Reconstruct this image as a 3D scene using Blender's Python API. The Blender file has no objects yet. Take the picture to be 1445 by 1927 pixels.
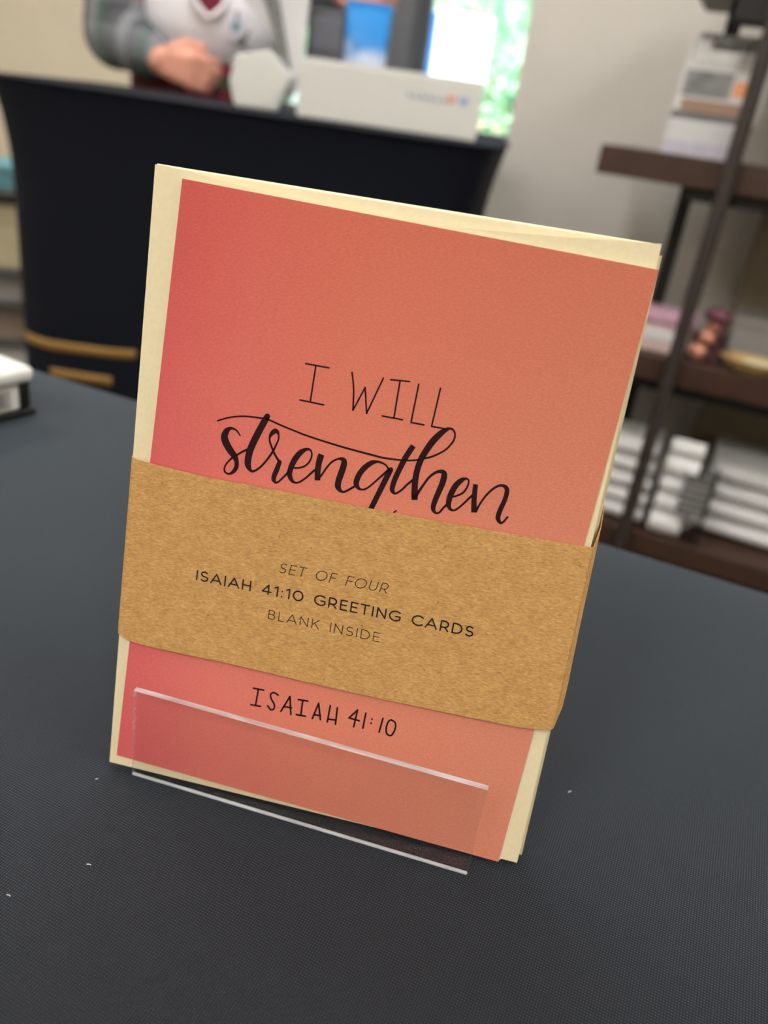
import bpy, bmesh, math, random
from mathutils import Vector, Matrix, noise
random.seed(7)
S = bpy.context.scene
COL = S.collection
PI = math.pi

# ------------------------------------------------------------------ camera
FPX, CX, CY = 1530.0, 722.5, 963.5
TABLE_Z = 0.74
CAM_H = TABLE_Z + 0.2042
_R = Matrix(((0.9741886, 0.197043, -0.1101395),
             (0.1855422, -0.4210497, 0.8878577),
             (0.1285719, -0.8853763, -0.4467416)))
ROOM = Matrix.Rotation(math.radians(13.5), 3, 'Z')      # room axes relative to the card stand
RW = ROOM @ _R                                         # (right, down, forward) -> world
CAM = Vector((0, 0, CAM_H))
cd = bpy.data.cameras.new('camera')
cam = bpy.data.objects.new('camera', cd)
COL.objects.link(cam)
_m = Matrix((RW.col[0], -RW.col[1], -RW.col[2])).transposed().to_4x4()
cam.matrix_world = Matrix.Translation(CAM) @ _m
cd.sensor_fit = 'VERTICAL'
cd.sensor_height = 36
cd.lens = FPX / 1927 * 36
cd.clip_start = 0.01
cd.dof.use_dof = True
cd.dof.focus_distance = 0.232
cd.dof.aperture_fstop = cd.lens / 3.3                  # 3.3 mm wide aperture of a phone lens
S.camera = cam

# ------------------------------------------------------------------ light of the place
world = bpy.data.worlds.new('sky')
S.world = world
world.use_nodes = True
wn = world.node_tree
bg = wn.nodes['Background']
sky = wn.nodes.new('ShaderNodeTexSky')
sky.sky_type = 'HOSEK_WILKIE'
sky.turbidity = 4
sky.ground_albedo = 0.4
sky.sun_direction = Vector((0.35, -0.6, 0.72)).normalized()
wn.links.new(sky.outputs[0], bg.inputs[0])
bg.inputs[1].default_value = 10.0
sd = bpy.data.lights.new('sun', 'SUN')
sd.energy = 16.0
sd.angle = 0.02
sd.color = (1, 0.96, 0.88)
sun = bpy.data.objects.new('sun', sd)
COL.objects.link(sun)
sun.rotation_euler = (math.radians(42), 0, math.radians(30))
PANEL_POWER = 14.5
S.view_settings.view_transform = 'Standard'
S.view_settings.look = 'None'
S.view_settings.exposure = 0.0
S.view_settings.gamma = 1.0
S.view_settings.use_curve_mapping = False
S.cycles.use_denoising = True
S.cycles.max_bounces = 8
S.cycles.transparent_max_bounces = 12
S.cycles.sample_clamp_indirect = 6.0

# ------------------------------------------------------------------ helpers
def srgb(r, g, b):
    f = lambda c: (c / 255 / 12.92) if c / 255 <= 0.04045 else ((c / 255 + 0.055) / 1.055) ** 2.4
    return (f(r), f(g), f(b), 1)

def ray(px, py):
    return RW @ Vector(((px - CX) / FPX, (py - CY) / FPX, 1))

def at_z(px, py, z):
    d = ray(px, py)
    return CAM + d * ((z - CAM_H) / d.z)

def at_y(px, py, y):
    d = ray(px, py)
    return CAM + d * (y / d.y)

def at_d(px, py, dist):
    d = ray(px, py)
    return CAM + d * (dist / math.hypot(d.x, d.y))

def tag(o, label=None, cat=None, group=None, kind=None):
    if label: o['label'] = label
    if cat: o['category'] = cat
    if group: o['group'] = group
    if kind: o['kind'] = kind
    return o

def empty(name, loc=(0, 0, 0), rz=0.0, mat=None):
    o = bpy.data.objects.new(name, None)
    o.empty_display_size = 0.05
    COL.objects.link(o)
    if mat is not None: o.matrix_world = mat
    else:
        o.location = loc
        o.rotation_euler = (0, 0, rz)
    return o

class MB:
    """collects faces; build() links them as one mesh object"""
    def __init__(s): s.v, s.f, s.mi = [], [], []
    def face(s, pts, m=0):
        n = len(s.v); s.v += [tuple(p) for p in pts]; s.f.append(tuple(range(n, n + len(pts)))); s.mi.append(m)
    def box(s, lo, hi, m=0):
        x0, y0, z0 = lo; x1, y1, z1 = hi; n = len(s.v)
        s.v += [(x0,y0,z0),(x1,y0,z0),(x1,y1,z0),(x0,y1,z0),(x0,y0,z1),(x1,y0,z1),(x1,y1,z1),(x0,y1,z1)]
        for q in ((3,2,1,0),(4,5,6,7),(0,1,5,4),(1,2,6,5),(2,3,7,6),(3,0,4,7)):
            s.f.append(tuple(n + i for i in q)); s.mi.append(m)
    def grid(s, pts, m=0, close_u=False, close_v=False):
        nu, nv, n = len(pts), len(pts[0]), len(s.v)
        for r in pts: s.v += [tuple(p) for p in r]
        for i in range(nu if close_u else nu - 1):
            for j in range(nv if close_v else nv - 1):
                a, b = n + i * nv, n + ((i + 1) % nu) * nv; j2 = (j + 1) % nv
                s.f.append((a + j, b + j, b + j2, a + j2)); s.mi.append(m)
    def prism(s, poly, z0, z1, m=0, to=lambda x, y, z: (x, y, z)):
        n, k = len(s.v), len(poly)
        s.v += [to(x, y, z0) for x, y in poly] + [to(x, y, z1) for x, y in poly]
        s.f.append(tuple(range(n + k - 1, n - 1, -1))); s.mi.append(m)
        s.f.append(tuple(range(n + k, n + 2 * k))); s.mi.append(m)
        for i in range(k):
            j = (i + 1) % k
            s.f.append((n + i, n + j, n + k + j, n + k + i)); s.mi.append(m)
    def lathe(s, prof, c=(0, 0, 0), seg=28, m=0):
        rows = [[(c[0] + r * math.cos(2*PI*k/seg), c[1] + r * math.sin(2*PI*k/seg), c[2] + z) for k in range(seg)] for r, z in prof]
        s.grid(rows, m, close_v=True)
        for row, rev in ((rows[0], True), (rows[-1], False)):
            s.face(row[::-1] if rev else row, m)
    def tube(s, pts, rad, seg=12, m=0):
        pts = [Vector(p) for p in pts]
        rows = []
        for i, p in enumerate(pts):
            t = (pts[min(i+1, len(pts)-1)] - pts[max(i-1, 0)]).normalized()
            a = t.orthogonal().normalized() if i == 0 else (rows_a - t * rows_a.dot(t)).normalized()
            rows_a = a; b = t.cross(a)
            r = rad[i] if isinstance(rad, (list, tuple)) else rad
            rows.append([p + a * (r * math.cos(2*PI*k/seg)) + b * (r * math.sin(2*PI*k/seg)) for k in range(seg)])
        s.grid(rows, m, close_v=True)
        s.face(rows[0][::-1], m); s.face(rows[-1], m)
    def ellipsoid(s, c, r, nu=12, nv=18, m=0):
        c = Vector(c)
        rows = []
        for i in range(nu + 1):
            th = PI * (i + 0.001) / (nu + 0.002)
            rows.append([c + Vector((r[0]*math.sin(th)*math.cos(2*PI*k/nv), r[1]*math.sin(th)*math.sin(2*PI*k/nv), -r[2]*math.cos(th))) for k in range(nv)])
        s.grid(rows, m, close_v=True)
        s.face(rows[0][::-1], m); s.face(rows[-1], m)
    def capsule(s, a, b, ra, rb, seg=14):
        a, b = Vector(a), Vector(b); t = (b - a).normalized(); n = 6
        pts, rr = [], []
        for i in range(n + 1):
            q = -PI/2 + PI/2 * i / n; pts.append(a + t * (ra * math.sin(q))); rr.append(max(ra * math.cos(q), ra*0.02))
        for i in range(n + 1):
            q = PI/2 * i / n; pts.append(b + t * (rb * math.sin(q))); rr.append(max(rb * math.cos(q), rb*0.02))
        s.tube(pts, rr, seg)
    def build(s, name, mats, parent=None, smooth=False, bevel=0.0, seg=2, merge=False, sub=0, recalc=False):
        me = bpy.data.meshes.new(name)
        me.from_pydata(s.v, [], s.f)
        if not isinstance(mats, (list, tuple)): mats = [mats]
        for m in mats: me.materials.append(m)
        if len(mats) > 1:
            for p, i in zip(me.polygons, s.mi): p.material_index = i
        if merge or recalc:
            b = bmesh.new(); b.from_mesh(me)
            if merge: bmesh.ops.remove_doubles(b, verts=b.verts, dist=1e-6)
            bmesh.ops.recalc_face_normals(b, faces=b.faces)
            b.to_mesh(me); b.free()
        if smooth:
            for p in me.polygons: p.use_smooth = True
        o = bpy.data.objects.new(name, me)
        COL.objects.link(o)
        if parent: o.parent = parent
        if bevel:
            md = o.modifiers.new('bevel', 'BEVEL'); md.width = bevel; md.segments = seg; md.limit_method = 'ANGLE'
            for p in me.polygons: p.use_smooth = True
            try: md.harden_normals = True
            except Exception: pass
        if sub:
            md = o.modifiers.new('sub', 'SUBSURF'); md.levels = md.render_levels = sub
        return o

def bez(p, n=6):
    """Catmull-Rom through points of any dimension"""
    out = []
    for i in range(len(p) - 1):
        p0 = p[max(i-1, 0)]; p1 = p[i]; p2 = p[i+1]; p3 = p[min(i+2, len(p)-1)]
        for k in range(n):
            t = k / n
            out.append(tuple(0.5 * ((2*b) + (-a + c)*t + (2*a - 5*b + 4*c - d)*t*t + (-a + 3*b - 3*c + d)*t**3)
                             for a, b, c, d in zip(p0, p1, p2, p3)))
    out.append(tuple(p[-1]))
    return out

# ------------------------------------------------------------------ materials
def nmat(name):
    m = bpy.data.materials.new(name); m.use_nodes = True
    nt = m.node_tree
    return m, nt, nt.nodes['Principled BSDF']

def N(nt, kind, **kw):
    n = nt.nodes.new(kind)
    for k, v in kw.items():
        if k.startswith('i_'):
            key = k[2:]
            n.inputs[int(key) if key.isdigit() else key.replace('_', ' ')].default_value = v
        else: setattr(n, k, v)
    return n

def mixc(nt, fac, a, b, mode='MIX'):
    n = nt.nodes.new('ShaderNodeMix'); n.data_type = 'RGBA'; n.blend_type = mode
    for sock, val in ((n.inputs[0], fac), (n.inputs[6], a), (n.inputs[7], b)):
        if hasattr(val, 'is_output'): nt.links.new(val, sock)
        else: sock.default_value = val
    return n.outputs[2]

def ramp(nt, fac, stops):
    n = nt.nodes.new('ShaderNodeValToRGB')
    e = n.color_ramp.elements
    while len(e) > 1: e.remove(e[0])
    e[0].position, e[0].color = stops[0]
    for p, c in stops[1:]:
        x = e.new(p); x.color = c
    nt.links.new(fac, n.inputs[0])
    return n.outputs[0]

def coords(nt, scale=(1, 1, 1), rot=(0, 0, 0), which='Object'):
    tc = nt.nodes.new('ShaderNodeTexCoord'); mp = nt.nodes.new('ShaderNodeMapping')
    mp.inputs['Scale'].default_value = scale; mp.inputs['Rotation'].default_value = rot
    nt.links.new(tc.outputs[which], mp.inputs[0])
    return mp.outputs[0]

def noise_fac(nt, vec, scale, detail=4, rough=0.6):
    n = N(nt, 'ShaderNodeTexNoise'); n.inputs['Scale'].default_value = scale
    n.inputs['Detail'].default_value = detail; n.inputs['Roughness'].default_value = rough
    nt.links.new(vec, n.inputs['Vector'])
    return n.outputs['Fac']

def bump(nt, bsdf, h, strength, dist):
    b = N(nt, 'ShaderNodeBump'); b.inputs['Strength'].default_value = strength; b.inputs['Distance'].default_value = dist
    nt.links.new(h, b.inputs['Height']); nt.links.new(b.outputs[0], bsdf.inputs['Normal'])

def simple(name, col, rough=0.55, var=0.08, scale=30, metal=0.0, spec=0.5, bumpd=0.0):
    """plain painted/woven/printed surface with a little procedural variation"""
    m, nt, b = nmat(name)
    v = coords(nt)
    f = noise_fac(nt, v, scale)
    hi = tuple(min(1, c * (1 + var)) for c in col[:3]) + (1,)
    lo = tuple(c * (1 - var) for c in col[:3]) + (1,)
    nt.links.new(ramp(nt, f, [(0.3, lo), (0.7, hi)]), b.inputs['Base Color'])
    b.inputs['Roughness'].default_value = rough
    b.inputs['Metallic'].default_value = metal
    b.inputs['Specular IOR Level'].default_value = spec
    if bumpd: bump(nt, b, f, 0.5, bumpd)
    return m

M = {}
M['wall_grey'] = simple('wall_paint_grey', srgb(206, 201, 193), 0.8, 0.03, 6)
M['wall_warm_lit'] = simple('wall_warm_lit_beige', srgb(228, 218, 197), 0.8, 0.03, 6)  # warm light on the far wall is put into this beige
M['ceiling'] = simple('ceiling_white', srgb(225, 223, 218), 0.9, 0.03, 20)
M['carpet'] = simple('carpet_taupe', srgb(112, 104, 94), 0.95, 0.25, 160, bumpd=0.002)
M['frame_grey'] = simple('window_frame_grey', srgb(96, 98, 104), 0.4, 0.05, 10)
M['white_metal'] = simple('white_enamel', srgb(230, 230, 228), 0.45, 0.02, 10)
M['black_metal'] = simple('black_metal', srgb(14, 14, 15), 0.5, 0.1, 40)
M['post_brown'] = simple('post_brown_black', srgb(52, 44, 40), 0.55, 0.1, 40)
M['board'] = simple('dark_walnut_board', srgb(64, 42, 31), 0.5, 0.2, 18)
M['taupe_panel'] = simple('taupe_panel', srgb(150, 138, 118), 0.7, 0.06, 9)
M['navy'] = simple('navy_stretch_fabric', srgb(9, 14, 27), 0.8, 0.1, 300, spec=0.22)
M['gold'] = simple('gold_print', srgb(150, 113, 52), 0.55, 0.08, 60)
M['table_laminate'] = simple('table_laminate', srgb(180, 178, 172), 0.5, 0.05, 20)
M['carton'] = simple('white_carton', srgb(222, 222, 217), 0.5, 0.02, 12)
M['ink_grey'] = simple('ink_grey', srgb(160, 172, 188), 0.6, 0.05, 50)
M['ink_red'] = simple('ink_red', srgb(226, 156, 138), 0.6, 0.05, 50)
M['ink_blue'] = simple('ink_blue', srgb(150, 172, 212), 0.6, 0.05, 50)
M['terminal'] = simple('terminal_black', srgb(58, 58, 66), 0.4, 0.08, 60)
M['screen'] = simple('screen_grey', srgb(100, 102, 112), 0.25, 0.05, 60)
M['white_towel'] = simple('white_cotton', srgb(232, 231, 230), 0.9, 0.05, 120, bumpd=0.001)
M['skin'] = simple('skin', srgb(226, 160, 138), 0.55, 0.10, 45)
M['lip'] = simple('lip_skin', srgb(190, 104, 96), 0.5, 0.08, 60)
M['white_knit'] = simple('white_knit', srgb(246, 243, 250), 0.85, 0.05, 90)
M['dark_red'] = simple('dark_red_cloth', srgb(112, 24, 42), 0.8, 0.12, 60)
M['hair'] = simple('brown_hair', srgb(70, 48, 34), 0.6, 0.3, 120)
M['shoe'] = simple('black_shoe', srgb(24, 23, 23), 0.5, 0.1, 60)
M['cream_box'] = simple('cream_box', srgb(196, 184, 150), 0.6, 0.06, 20)
M['teal_box'] = simple('teal_box', srgb(96, 150, 160), 0.6, 0.2, 40)
M['grey_box'] = simple('pale_grey_box', srgb(168, 164, 160), 0.6, 0.06, 30)
M['taupe_box'] = simple('taupe_box', srgb(150, 132, 118), 0.6, 0.08, 30)
M['ink_black'] = simple('ink_black', srgb(26, 18, 20), 0.6, 0.05, 300)
M['ink_brown'] = simple('ink_dark_maroon', srgb(40, 7, 15), 0.6, 0.18, 1500, spec=0.2)
M['asphalt'] = simple('pale_paving', srgb(190, 188, 182), 0.9, 0.08, 3)
M['lawn'] = simple('lawn', srgb(120, 165, 90), 0.95, 0.3, 5)
M['bark'] = simple('bark', srgb(96, 78, 62), 0.9, 0.3, 30)
M['stucco'] = simple('pink_stucco', srgb(196, 160, 146), 0.9, 0.06, 4)
M['roof'] = simple('roof_brown', srgb(120, 86, 70), 0.9, 0.15, 10)
M['van_white'] = simple('cabinet_white', srgb(240, 242, 244), 0.4, 0.02, 6)
M['van_blue'] = simple('cabinet_blue', srgb(20, 110, 215), 0.4, 0.04, 6)
M['orange'] = simple('print_orange', srgb(222, 150, 104), 0.6, 0.1, 40)
M['print_brown'] = simple('print_brown', srgb(140, 110, 92), 0.6, 0.1, 40)
M['print_grey'] = simple('print_grey', srgb(120, 120, 120), 0.6, 0.35, 60)
M['print_dark'] = simple('print_dark_grey', srgb(84, 84, 84), 0.6, 0.2, 60)
M['book_cover'] = simple('book_cover_pale', srgb(196, 196, 194), 0.45, 0.05, 40)
M['book_paper'] = simple('book_paper', srgb(214, 214, 216), 0.8, 0.08, 400)
M['lilac'] = simple('lilac_plastic', srgb(196, 192, 208), 0.4, 0.06, 40)
M['pink_box'] = simple('pink_floral', srgb(236, 208, 206), 0.6, 0.2, 45)
M['mauve'] = simple('mauve_lid', srgb(200, 158, 178), 0.6, 0.2, 60)
M['plum'] = simple('plum_cap', srgb(104, 52, 70), 0.5, 0.15, 60)
M['copper'] = simple('copper_bead', srgb(214, 150, 126), 0.35, 0.1, 40, metal=0.3)
M['gold_dish'] = simple('gold_foil', srgb(206, 172, 118), 0.4, 0.15, 40, metal=0.3)
M['lint'] = simple('lint_white', srgb(225, 225, 230), 0.9, 0.05, 500)

def plaid(name, base, bands):
    m, nt, b = nmat(name)
    v = coords(nt, which='Generated')
    sp = N(nt, 'ShaderNodeSeparateXYZ'); nt.links.new(v, sp.inputs[0])
    col = base
    for axis, freq, phase, width, c, fac in bands:
        mul = N(nt, 'ShaderNodeMath', operation='MULTIPLY_ADD'); mul.inputs[1].default_value = freq; mul.inputs[2].default_value = phase
        nt.links.new(sp.outputs[axis], mul.inputs[0])
        fr = N(nt, 'ShaderNodeMath', operation='FRACT'); nt.links.new(mul.outputs[0], fr.inputs[0])
        lt = N(nt, 'ShaderNodeMath', operation='LESS_THAN'); lt.inputs[1].default_value = width; nt.links.new(fr.outputs[0], lt.inputs[0])
        mm = N(nt, 'ShaderNodeMath', operation='MULTIPLY'); mm.inputs[1].default_value = fac; nt.links.new(lt.outputs[0], mm.inputs[0])
        col = mixc(nt, mm.outputs[0], col, c)
    nt.links.new(col, b.inputs['Base Color'])
    b.inputs['Roughness'].default_value = 0.9
    return m
M['plaid'] = plaid('grey_plaid_flannel', srgb(104, 106, 112),
                   [('Z', 5, 0.1, 0.4, srgb(58, 58, 64), 0.7), ('X', 3, 0.3, 0.35, srgb(150, 154, 158), 0.5),
                    ('Z', 3, 0.15, 0.08, srgb(165, 40, 46), 0.6), ('X', 2.2, 0.2, 0.08, srgb(50, 120, 76), 0.45)])
M['tartan'] = plaid('red_green_tartan', srgb(128, 22, 40),
                    [('Z', 16, 0.1, 0.4, srgb(40, 96, 62), 0.8), ('X', 10, 0.3, 0.35, srgb(22, 20, 26), 0.8)])

def m_cloth():
    m, nt, b = nmat('charcoal_woven_tablecloth')
    v = coords(nt)
    w1 = N(nt, 'ShaderNodeTexWave', bands_direction='X'); w2 = N(nt, 'ShaderNodeTexWave', bands_direction='Y')
    for w, s in ((w1, 400), (w2, 370)):
        w.inputs['Scale'].default_value = s; w.inputs['Distortion'].default_value = 0.6
        w.inputs['Detail'].default_value = 1; w.inputs['Detail Scale'].default_value = 0.2
        nt.links.new(v, w.inputs['Vector'])
    mul = N(nt, 'ShaderNodeMath', operation='MULTIPLY')
    nt.links.new(w1.outputs['Fac'], mul.inputs[0]); nt.links.new(w2.outputs['Fac'], mul.inputs[1])
    f = noise_fac(nt, v, 3000, 2)
    c = mixc(nt, mul.outputs[0], srgb(2, 3, 4), srgb(25, 28, 36))
    c = mixc(nt, 0.35, c, ramp(nt, f, [(0.40, srgb(2, 3, 4)), (0.68, srgb(48, 54, 66))]))
    nt.links.new(c, b.inputs['Base Color'])
    b.inputs['Roughness'].default_value = 0.62
    b.inputs['Specular IOR Level'].default_value = 0.28
    b.inputs['Sheen Weight'].default_value = 0.28
    b.inputs['Sheen Roughness'].default_value = 0.4
    b.inputs['Sheen Tint'].default_value = (0.62, 0.80, 1, 1)
    bump(nt, b, mul.outputs[0], 0.8, 0.0004)
    return m
M['cloth'] = m_cloth()

def m_card():
    m, nt, b = nmat('coral_ombre_print')
    v = coords(nt)                       # local metres: x across, y up the card
    sp = N(nt, 'ShaderNodeSeparateXYZ'); nt.links.new(v, sp.inputs[0])
    mx = N(nt, 'ShaderNodeMapRange'); mx.inputs['From Min'].default_value = 0.0; mx.inputs['From Max'].default_value = 0.13
    nt.links.new(sp.outputs['X'], mx.inputs['Value'])
    soft = noise_fac(nt, v, 22, 2)
    ad = N(nt, 'ShaderNodeMath', operation='MULTIPLY_ADD'); ad.inputs[1].default_value = 0.16
    nt.links.new(soft, ad.inputs[0]); nt.links.new(mx.outputs[0], ad.inputs[2])
    across = ramp(nt, ad.outputs[0], [(0.05, srgb(214, 92, 100)), (0.3, srgb(224, 120, 110)), (0.6, srgb(223, 132, 110)), (1.0, srgb(216, 136, 112))])
    my = N(nt, 'ShaderNodeMapRange'); my.inputs['From Min'].default_value = 0.085; my.inputs['From Max'].default_value = 0.18
    nt.links.new(sp.outputs['Y'], my.inputs['Value'])
    up = ramp(nt, my.outputs[0], [(0.0, (1, 1, 1, 1)), (1.0, (0.86, 0.66, 0.60, 1))])
    c = mixc(nt, 1.0, across, up, 'MULTIPLY')
    g1 = noise_fac(nt, coords(nt, (1, 2.2, 1), (0, 0, 0.3)), 1100, 3, 0.75)
    c = mixc(nt, 0.5, c, ramp(nt, g1, [(0.3, (0.36, 0.36, 0.36, 1)), (0.5, (0.5, 0.5, 0.5, 1)), (0.72, (0.72, 0.70, 0.68, 1))]), 'OVERLAY')
    nt.links.new(c, b.inputs['Base Color'])
    b.inputs['Roughness'].default_value = 0.55
    b.inputs['Specular IOR Level'].default_value = 0.35
    bump(nt, b, g1, 0.2, 0.0001)
    return m
M['card'] = m_card()

def m_paper(name, col, scale=700):
    m, nt, b = nmat(name)
    v = coords(nt)
    f = noise_fac(nt, v, scale, 3)
    lo = tuple(c * 0.94 for c in col[:3]) + (1,)
    nt.links.new(ramp(nt, f, [(0.3, lo), (0.7, col)]), b.inputs['Base Color'])
    b.inputs['Roughness'].default_value = 0.6
    bump(nt, b, f, 0.2, 0.0001)
    return m
M['cream'] = m_paper('cream_paper', srgb(238, 224, 186))
M['card_white'] = m_paper('white_card_stock', srgb(244, 238, 224))

def m_kraft():
    m, nt, b = nmat('brown_kraft_paper')
    fibres = None
    for rot, sc, s in ((0.2, (1, 4, 1), 650), (1.1, (1, 5, 1), 520), (-0.6, (1, 4.5, 1), 800)):
        f = noise_fac(nt, coords(nt, sc, (0, 0, rot)), s, 3, 0.7)
        c = ramp(nt, f, [(0.3, (0.12, 0.12, 0.12, 1)), (0.5, (0.5, 0.5, 0.5, 1)), (0.72, (0.95, 0.95, 0.9, 1))])
        fibres = c if fibres is None else mixc(nt, 0.5, fibres, c)
    v = coords(nt)
    mott = noise_fac(nt, v, 260, 3)
    base = ramp(nt, mott, [(0.3, srgb(192, 146, 88)), (0.7, srgb(204, 160, 102))])
    c = mixc(nt, 0.75, base, fibres, 'OVERLAY')
    sp = N(nt, 'ShaderNodeTexVoronoi', voronoi_dimensions='2D'); sp.inputs['Scale'].default_value = 105; nt.links.new(v, sp.inputs['Vector'])
    speck = ramp(nt, sp.outputs['Distance'], [(0.0, (1, 1, 1, 1)), (0.015, (1, 1, 1, 1)), (0.04, (0, 0, 0, 1))])
    pick = N(nt, 'ShaderNodeSeparateColor'); nt.links.new(sp.outputs['Color'], pick.inputs[0])
    gt = N(nt, 'ShaderNodeMath', operation='GREATER_THAN'); gt.inputs[1].default_value = 0.72; nt.links.new(pick.outputs[0], gt.inputs[0])
    mm = N(nt, 'ShaderNodeMath', operation='MULTIPLY'); nt.links.new(gt.outputs[0], mm.inputs[0]); nt.links.new(speck, mm.inputs[1])
    ms = N(nt, 'ShaderNodeMath', operation='MULTIPLY'); ms.inputs[1].default_value = 0.55; nt.links.new(mm.outputs[0], ms.inputs[0])
    c = mixc(nt, ms.outputs[0], c, srgb(92, 66, 38))
    nt.links.new(c, b.inputs['Base Color'])
    b.inputs['Roughness'].default_value = 0.75
    b.inputs['Specular IOR Level'].default_value = 0.25
    return m
M['kraft'] = m_kraft()

def m_clear(name, edge=False, tint=(1, 1, 1, 1), lo=0.5, hi=0.95):
    m = bpy.data.materials.new(name); m.use_nodes = True
    nt = m.node_tree; nt.nodes.clear()
    out = N(nt, 'ShaderNodeOutputMaterial')
    tr = N(nt, 'ShaderNodeBsdfTransparent'); tr.inputs[0].default_value = tint
    gl = N(nt, 'ShaderNodeBsdfGlossy'); gl.inputs['Roughness'].default_value = 0.12 if edge else 0.02
    lw = N(nt, 'ShaderNodeLayerWeight'); lw.inputs['Blend'].default_value = 0.5
    pw = N(nt, 'ShaderNodeMath', operation='POWER'); pw.inputs[1].default_value = 4.0; nt.links.new(lw.outputs['Facing'], pw.inputs[0])
    fr = N(nt, 'ShaderNodeMath', operation='MULTIPLY_ADD'); fr.inputs[1].default_value = 0.9; fr.inputs[2].default_value = 0.04; nt.links.new(pw.outputs[0], fr.inputs[0])
    mx = N(nt, 'ShaderNodeMixShader')
    nt.links.new(fr.outputs[0], mx.inputs[0]); nt.links.new(tr.outputs[0], mx.inputs[1]); nt.links.new(gl.outputs[0], mx.inputs[2])
    last = mx.outputs[0]
    if edge:
        tl = N(nt, 'ShaderNodeBsdfTranslucent'); tl.inputs[0].default_value = (0.93, 0.97, 1, 1)
        df = N(nt, 'ShaderNodeBsdfDiffuse'); df.inputs[0].default_value = (0.92, 0.96, 1, 1)  # white colour stands in for light piped out at the acrylic edges
        a = N(nt, 'ShaderNodeMixShader'); a.inputs[0].default_value = 0.5
        nt.links.new(tl.outputs[0], a.inputs[1]); nt.links.new(df.outputs[0], a.inputs[2])
        nf = noise_fac(nt, coords(nt, (14, 60, 60)), 3, 2)
        rr = N(nt, 'ShaderNodeMapRange'); rr.inputs['From Min'].default_value = 0.35; rr.inputs['From Max'].default_value = 0.65
        rr.inputs['To Min'].default_value = lo; rr.inputs['To Max'].default_value = hi
        nt.links.new(nf, rr.inputs['Value'])
        mx2 = N(nt, 'ShaderNodeMixShader'); nt.links.new(rr.outputs[0], mx2.inputs[0])
        nt.links.new(last, mx2.inputs[1]); nt.links.new(a.outputs[0], mx2.inputs[2])
        last = mx2.outputs[0]
    nt.links.new(last, out.inputs[0])
    return m
M['acrylic'] = m_clear('clear_acrylic', tint=(0.985, 0.985, 0.985, 1))
M['acrylic_edge'] = m_clear('acrylic_cut_edge', edge=True)
M['acrylic_side'] = m_clear('acrylic_polished_side', edge=True, lo=0.12, hi=0.35)
M['glass'] = m_clear('window_glass', tint=(0.96, 0.99, 0.98, 1))

def m_emit(name, col, strength):
    m = bpy.data.materials.new(name); m.use_nodes = True
    nt = m.node_tree; nt.nodes.clear()
    out = N(nt, 'ShaderNodeOutputMaterial'); e = N(nt, 'ShaderNodeEmission')
    e.inputs[0].default_value = col; e.inputs[1].default_value = strength
    nt.links.new(e.outputs[0], out.inputs[0])
    return m
M['lamp'] = m_emit('light_panel_diffuser', (1.0, 0.965, 0.92, 1), PANEL_POWER)

def m_leaf():
    m = bpy.data.materials.new('sunlit_leaves'); m.use_nodes = True
    nt = m.node_tree; b = nt.nodes['Principled BSDF']; out = nt.nodes['Material Output']
    f = noise_fac(nt, coords(nt), 3.0, 2)
    c = ramp(nt, f, [(0.3, srgb(150, 200, 165)), (0.7, srgb(225, 242, 224))])
    nt.links.new(c, b.inputs['Base Color']); b.inputs['Roughness'].default_value = 0.5
    tl = N(nt, 'ShaderNodeBsdfTranslucent'); nt.links.new(c, tl.inputs[0])
    mx = N(nt, 'ShaderNodeMixShader'); mx.inputs[0].default_value = 0.45
    nt.links.new(b.outputs[0], mx.inputs[1]); nt.links.new(tl.outputs[0], mx.inputs[2]); nt.links.new(mx.outputs[0], out.inputs[0])
    return m
M['leaf'] = m_leaf()

def m_pouch():
    m, nt, b = nmat('blue_sky_pouch_print')
    v = coords(nt)
    sp = N(nt, 'ShaderNodeSeparateXYZ'); nt.links.new(v, sp.inputs[0])
    f = noise_fac(nt, v, 18, 3)
    ad = N(nt, 'ShaderNodeMath', operation='MULTIPLY_ADD'); ad.inputs[1].default_value = 0.10
    nt.links.new(f, ad.inputs[0]); nt.links.new(sp.outputs['Z'], ad.inputs[2])
    c = ramp(nt, ad.outputs[0], [(0.0, srgb(222, 230, 244)), (0.165, srgb(206, 220, 244)), (0.19, srgb(60, 150, 230)), (0.205, srgb(4, 140, 226)), (0.4, srgb(10, 150, 232))])
    nt.links.new(c, b.inputs['Base Color']); b.inputs['Roughness'].default_value = 0.35
    return m
M['pouch'] = m_pouch()

# ------------------------------------------------------------------ the room
def struct(name, lo, hi, mat):
    m = MB(); m.box(lo, hi)
    return tag(m.build(name, mat), kind='structure')

XL, XR, YF, YN, YB, XE, ZC = -4.0, 2.6, 3.2, -3.0, 1.92, -0.558, 2.75
struct('floor', (XL - .15, YN - .15, -.1), (XR + .15, YF + .15, 0), M['carpet'])
struct('ceiling', (XL - .15, YN - .15, ZC), (XR + .15, YF + .15, ZC + .15), M['ceiling'])
struct('wall_left', (XL - .15, YN - .15, 0), (XL, YF + .15, ZC), M['wall_warm_lit'])
struct('wall_right', (XR, YN - .15, 0), (XR + .15, YB + .12, ZC), M['wall_grey'])
struct('wall_front', (XL, YN - .15, 0), (XR, YN, ZC), M['wall_warm_lit'])
struct('wall_back', (XE, YB, 0), (XR, YB + .12, ZC), M['wall_grey'])
struct('wall_return', (XE, YB + .12, 0), (XE + .12, YF + .15, ZC), M['wall_grey'])
W0, W1, WZ0, WZ1 = -2.42, -0.72, 0.84, 2.45
struct('wall_far', (XL, YF, 0), (W0, YF + .15, ZC), M['wall_warm_lit'])
m = MB()
m.box((W1, YF, 0), (XE, YF + .15, ZC)); m.box((W0, YF, 0), (W1, YF + .15, WZ0)); m.box((W0, YF, WZ1), (W1, YF + .15, ZC))
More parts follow.
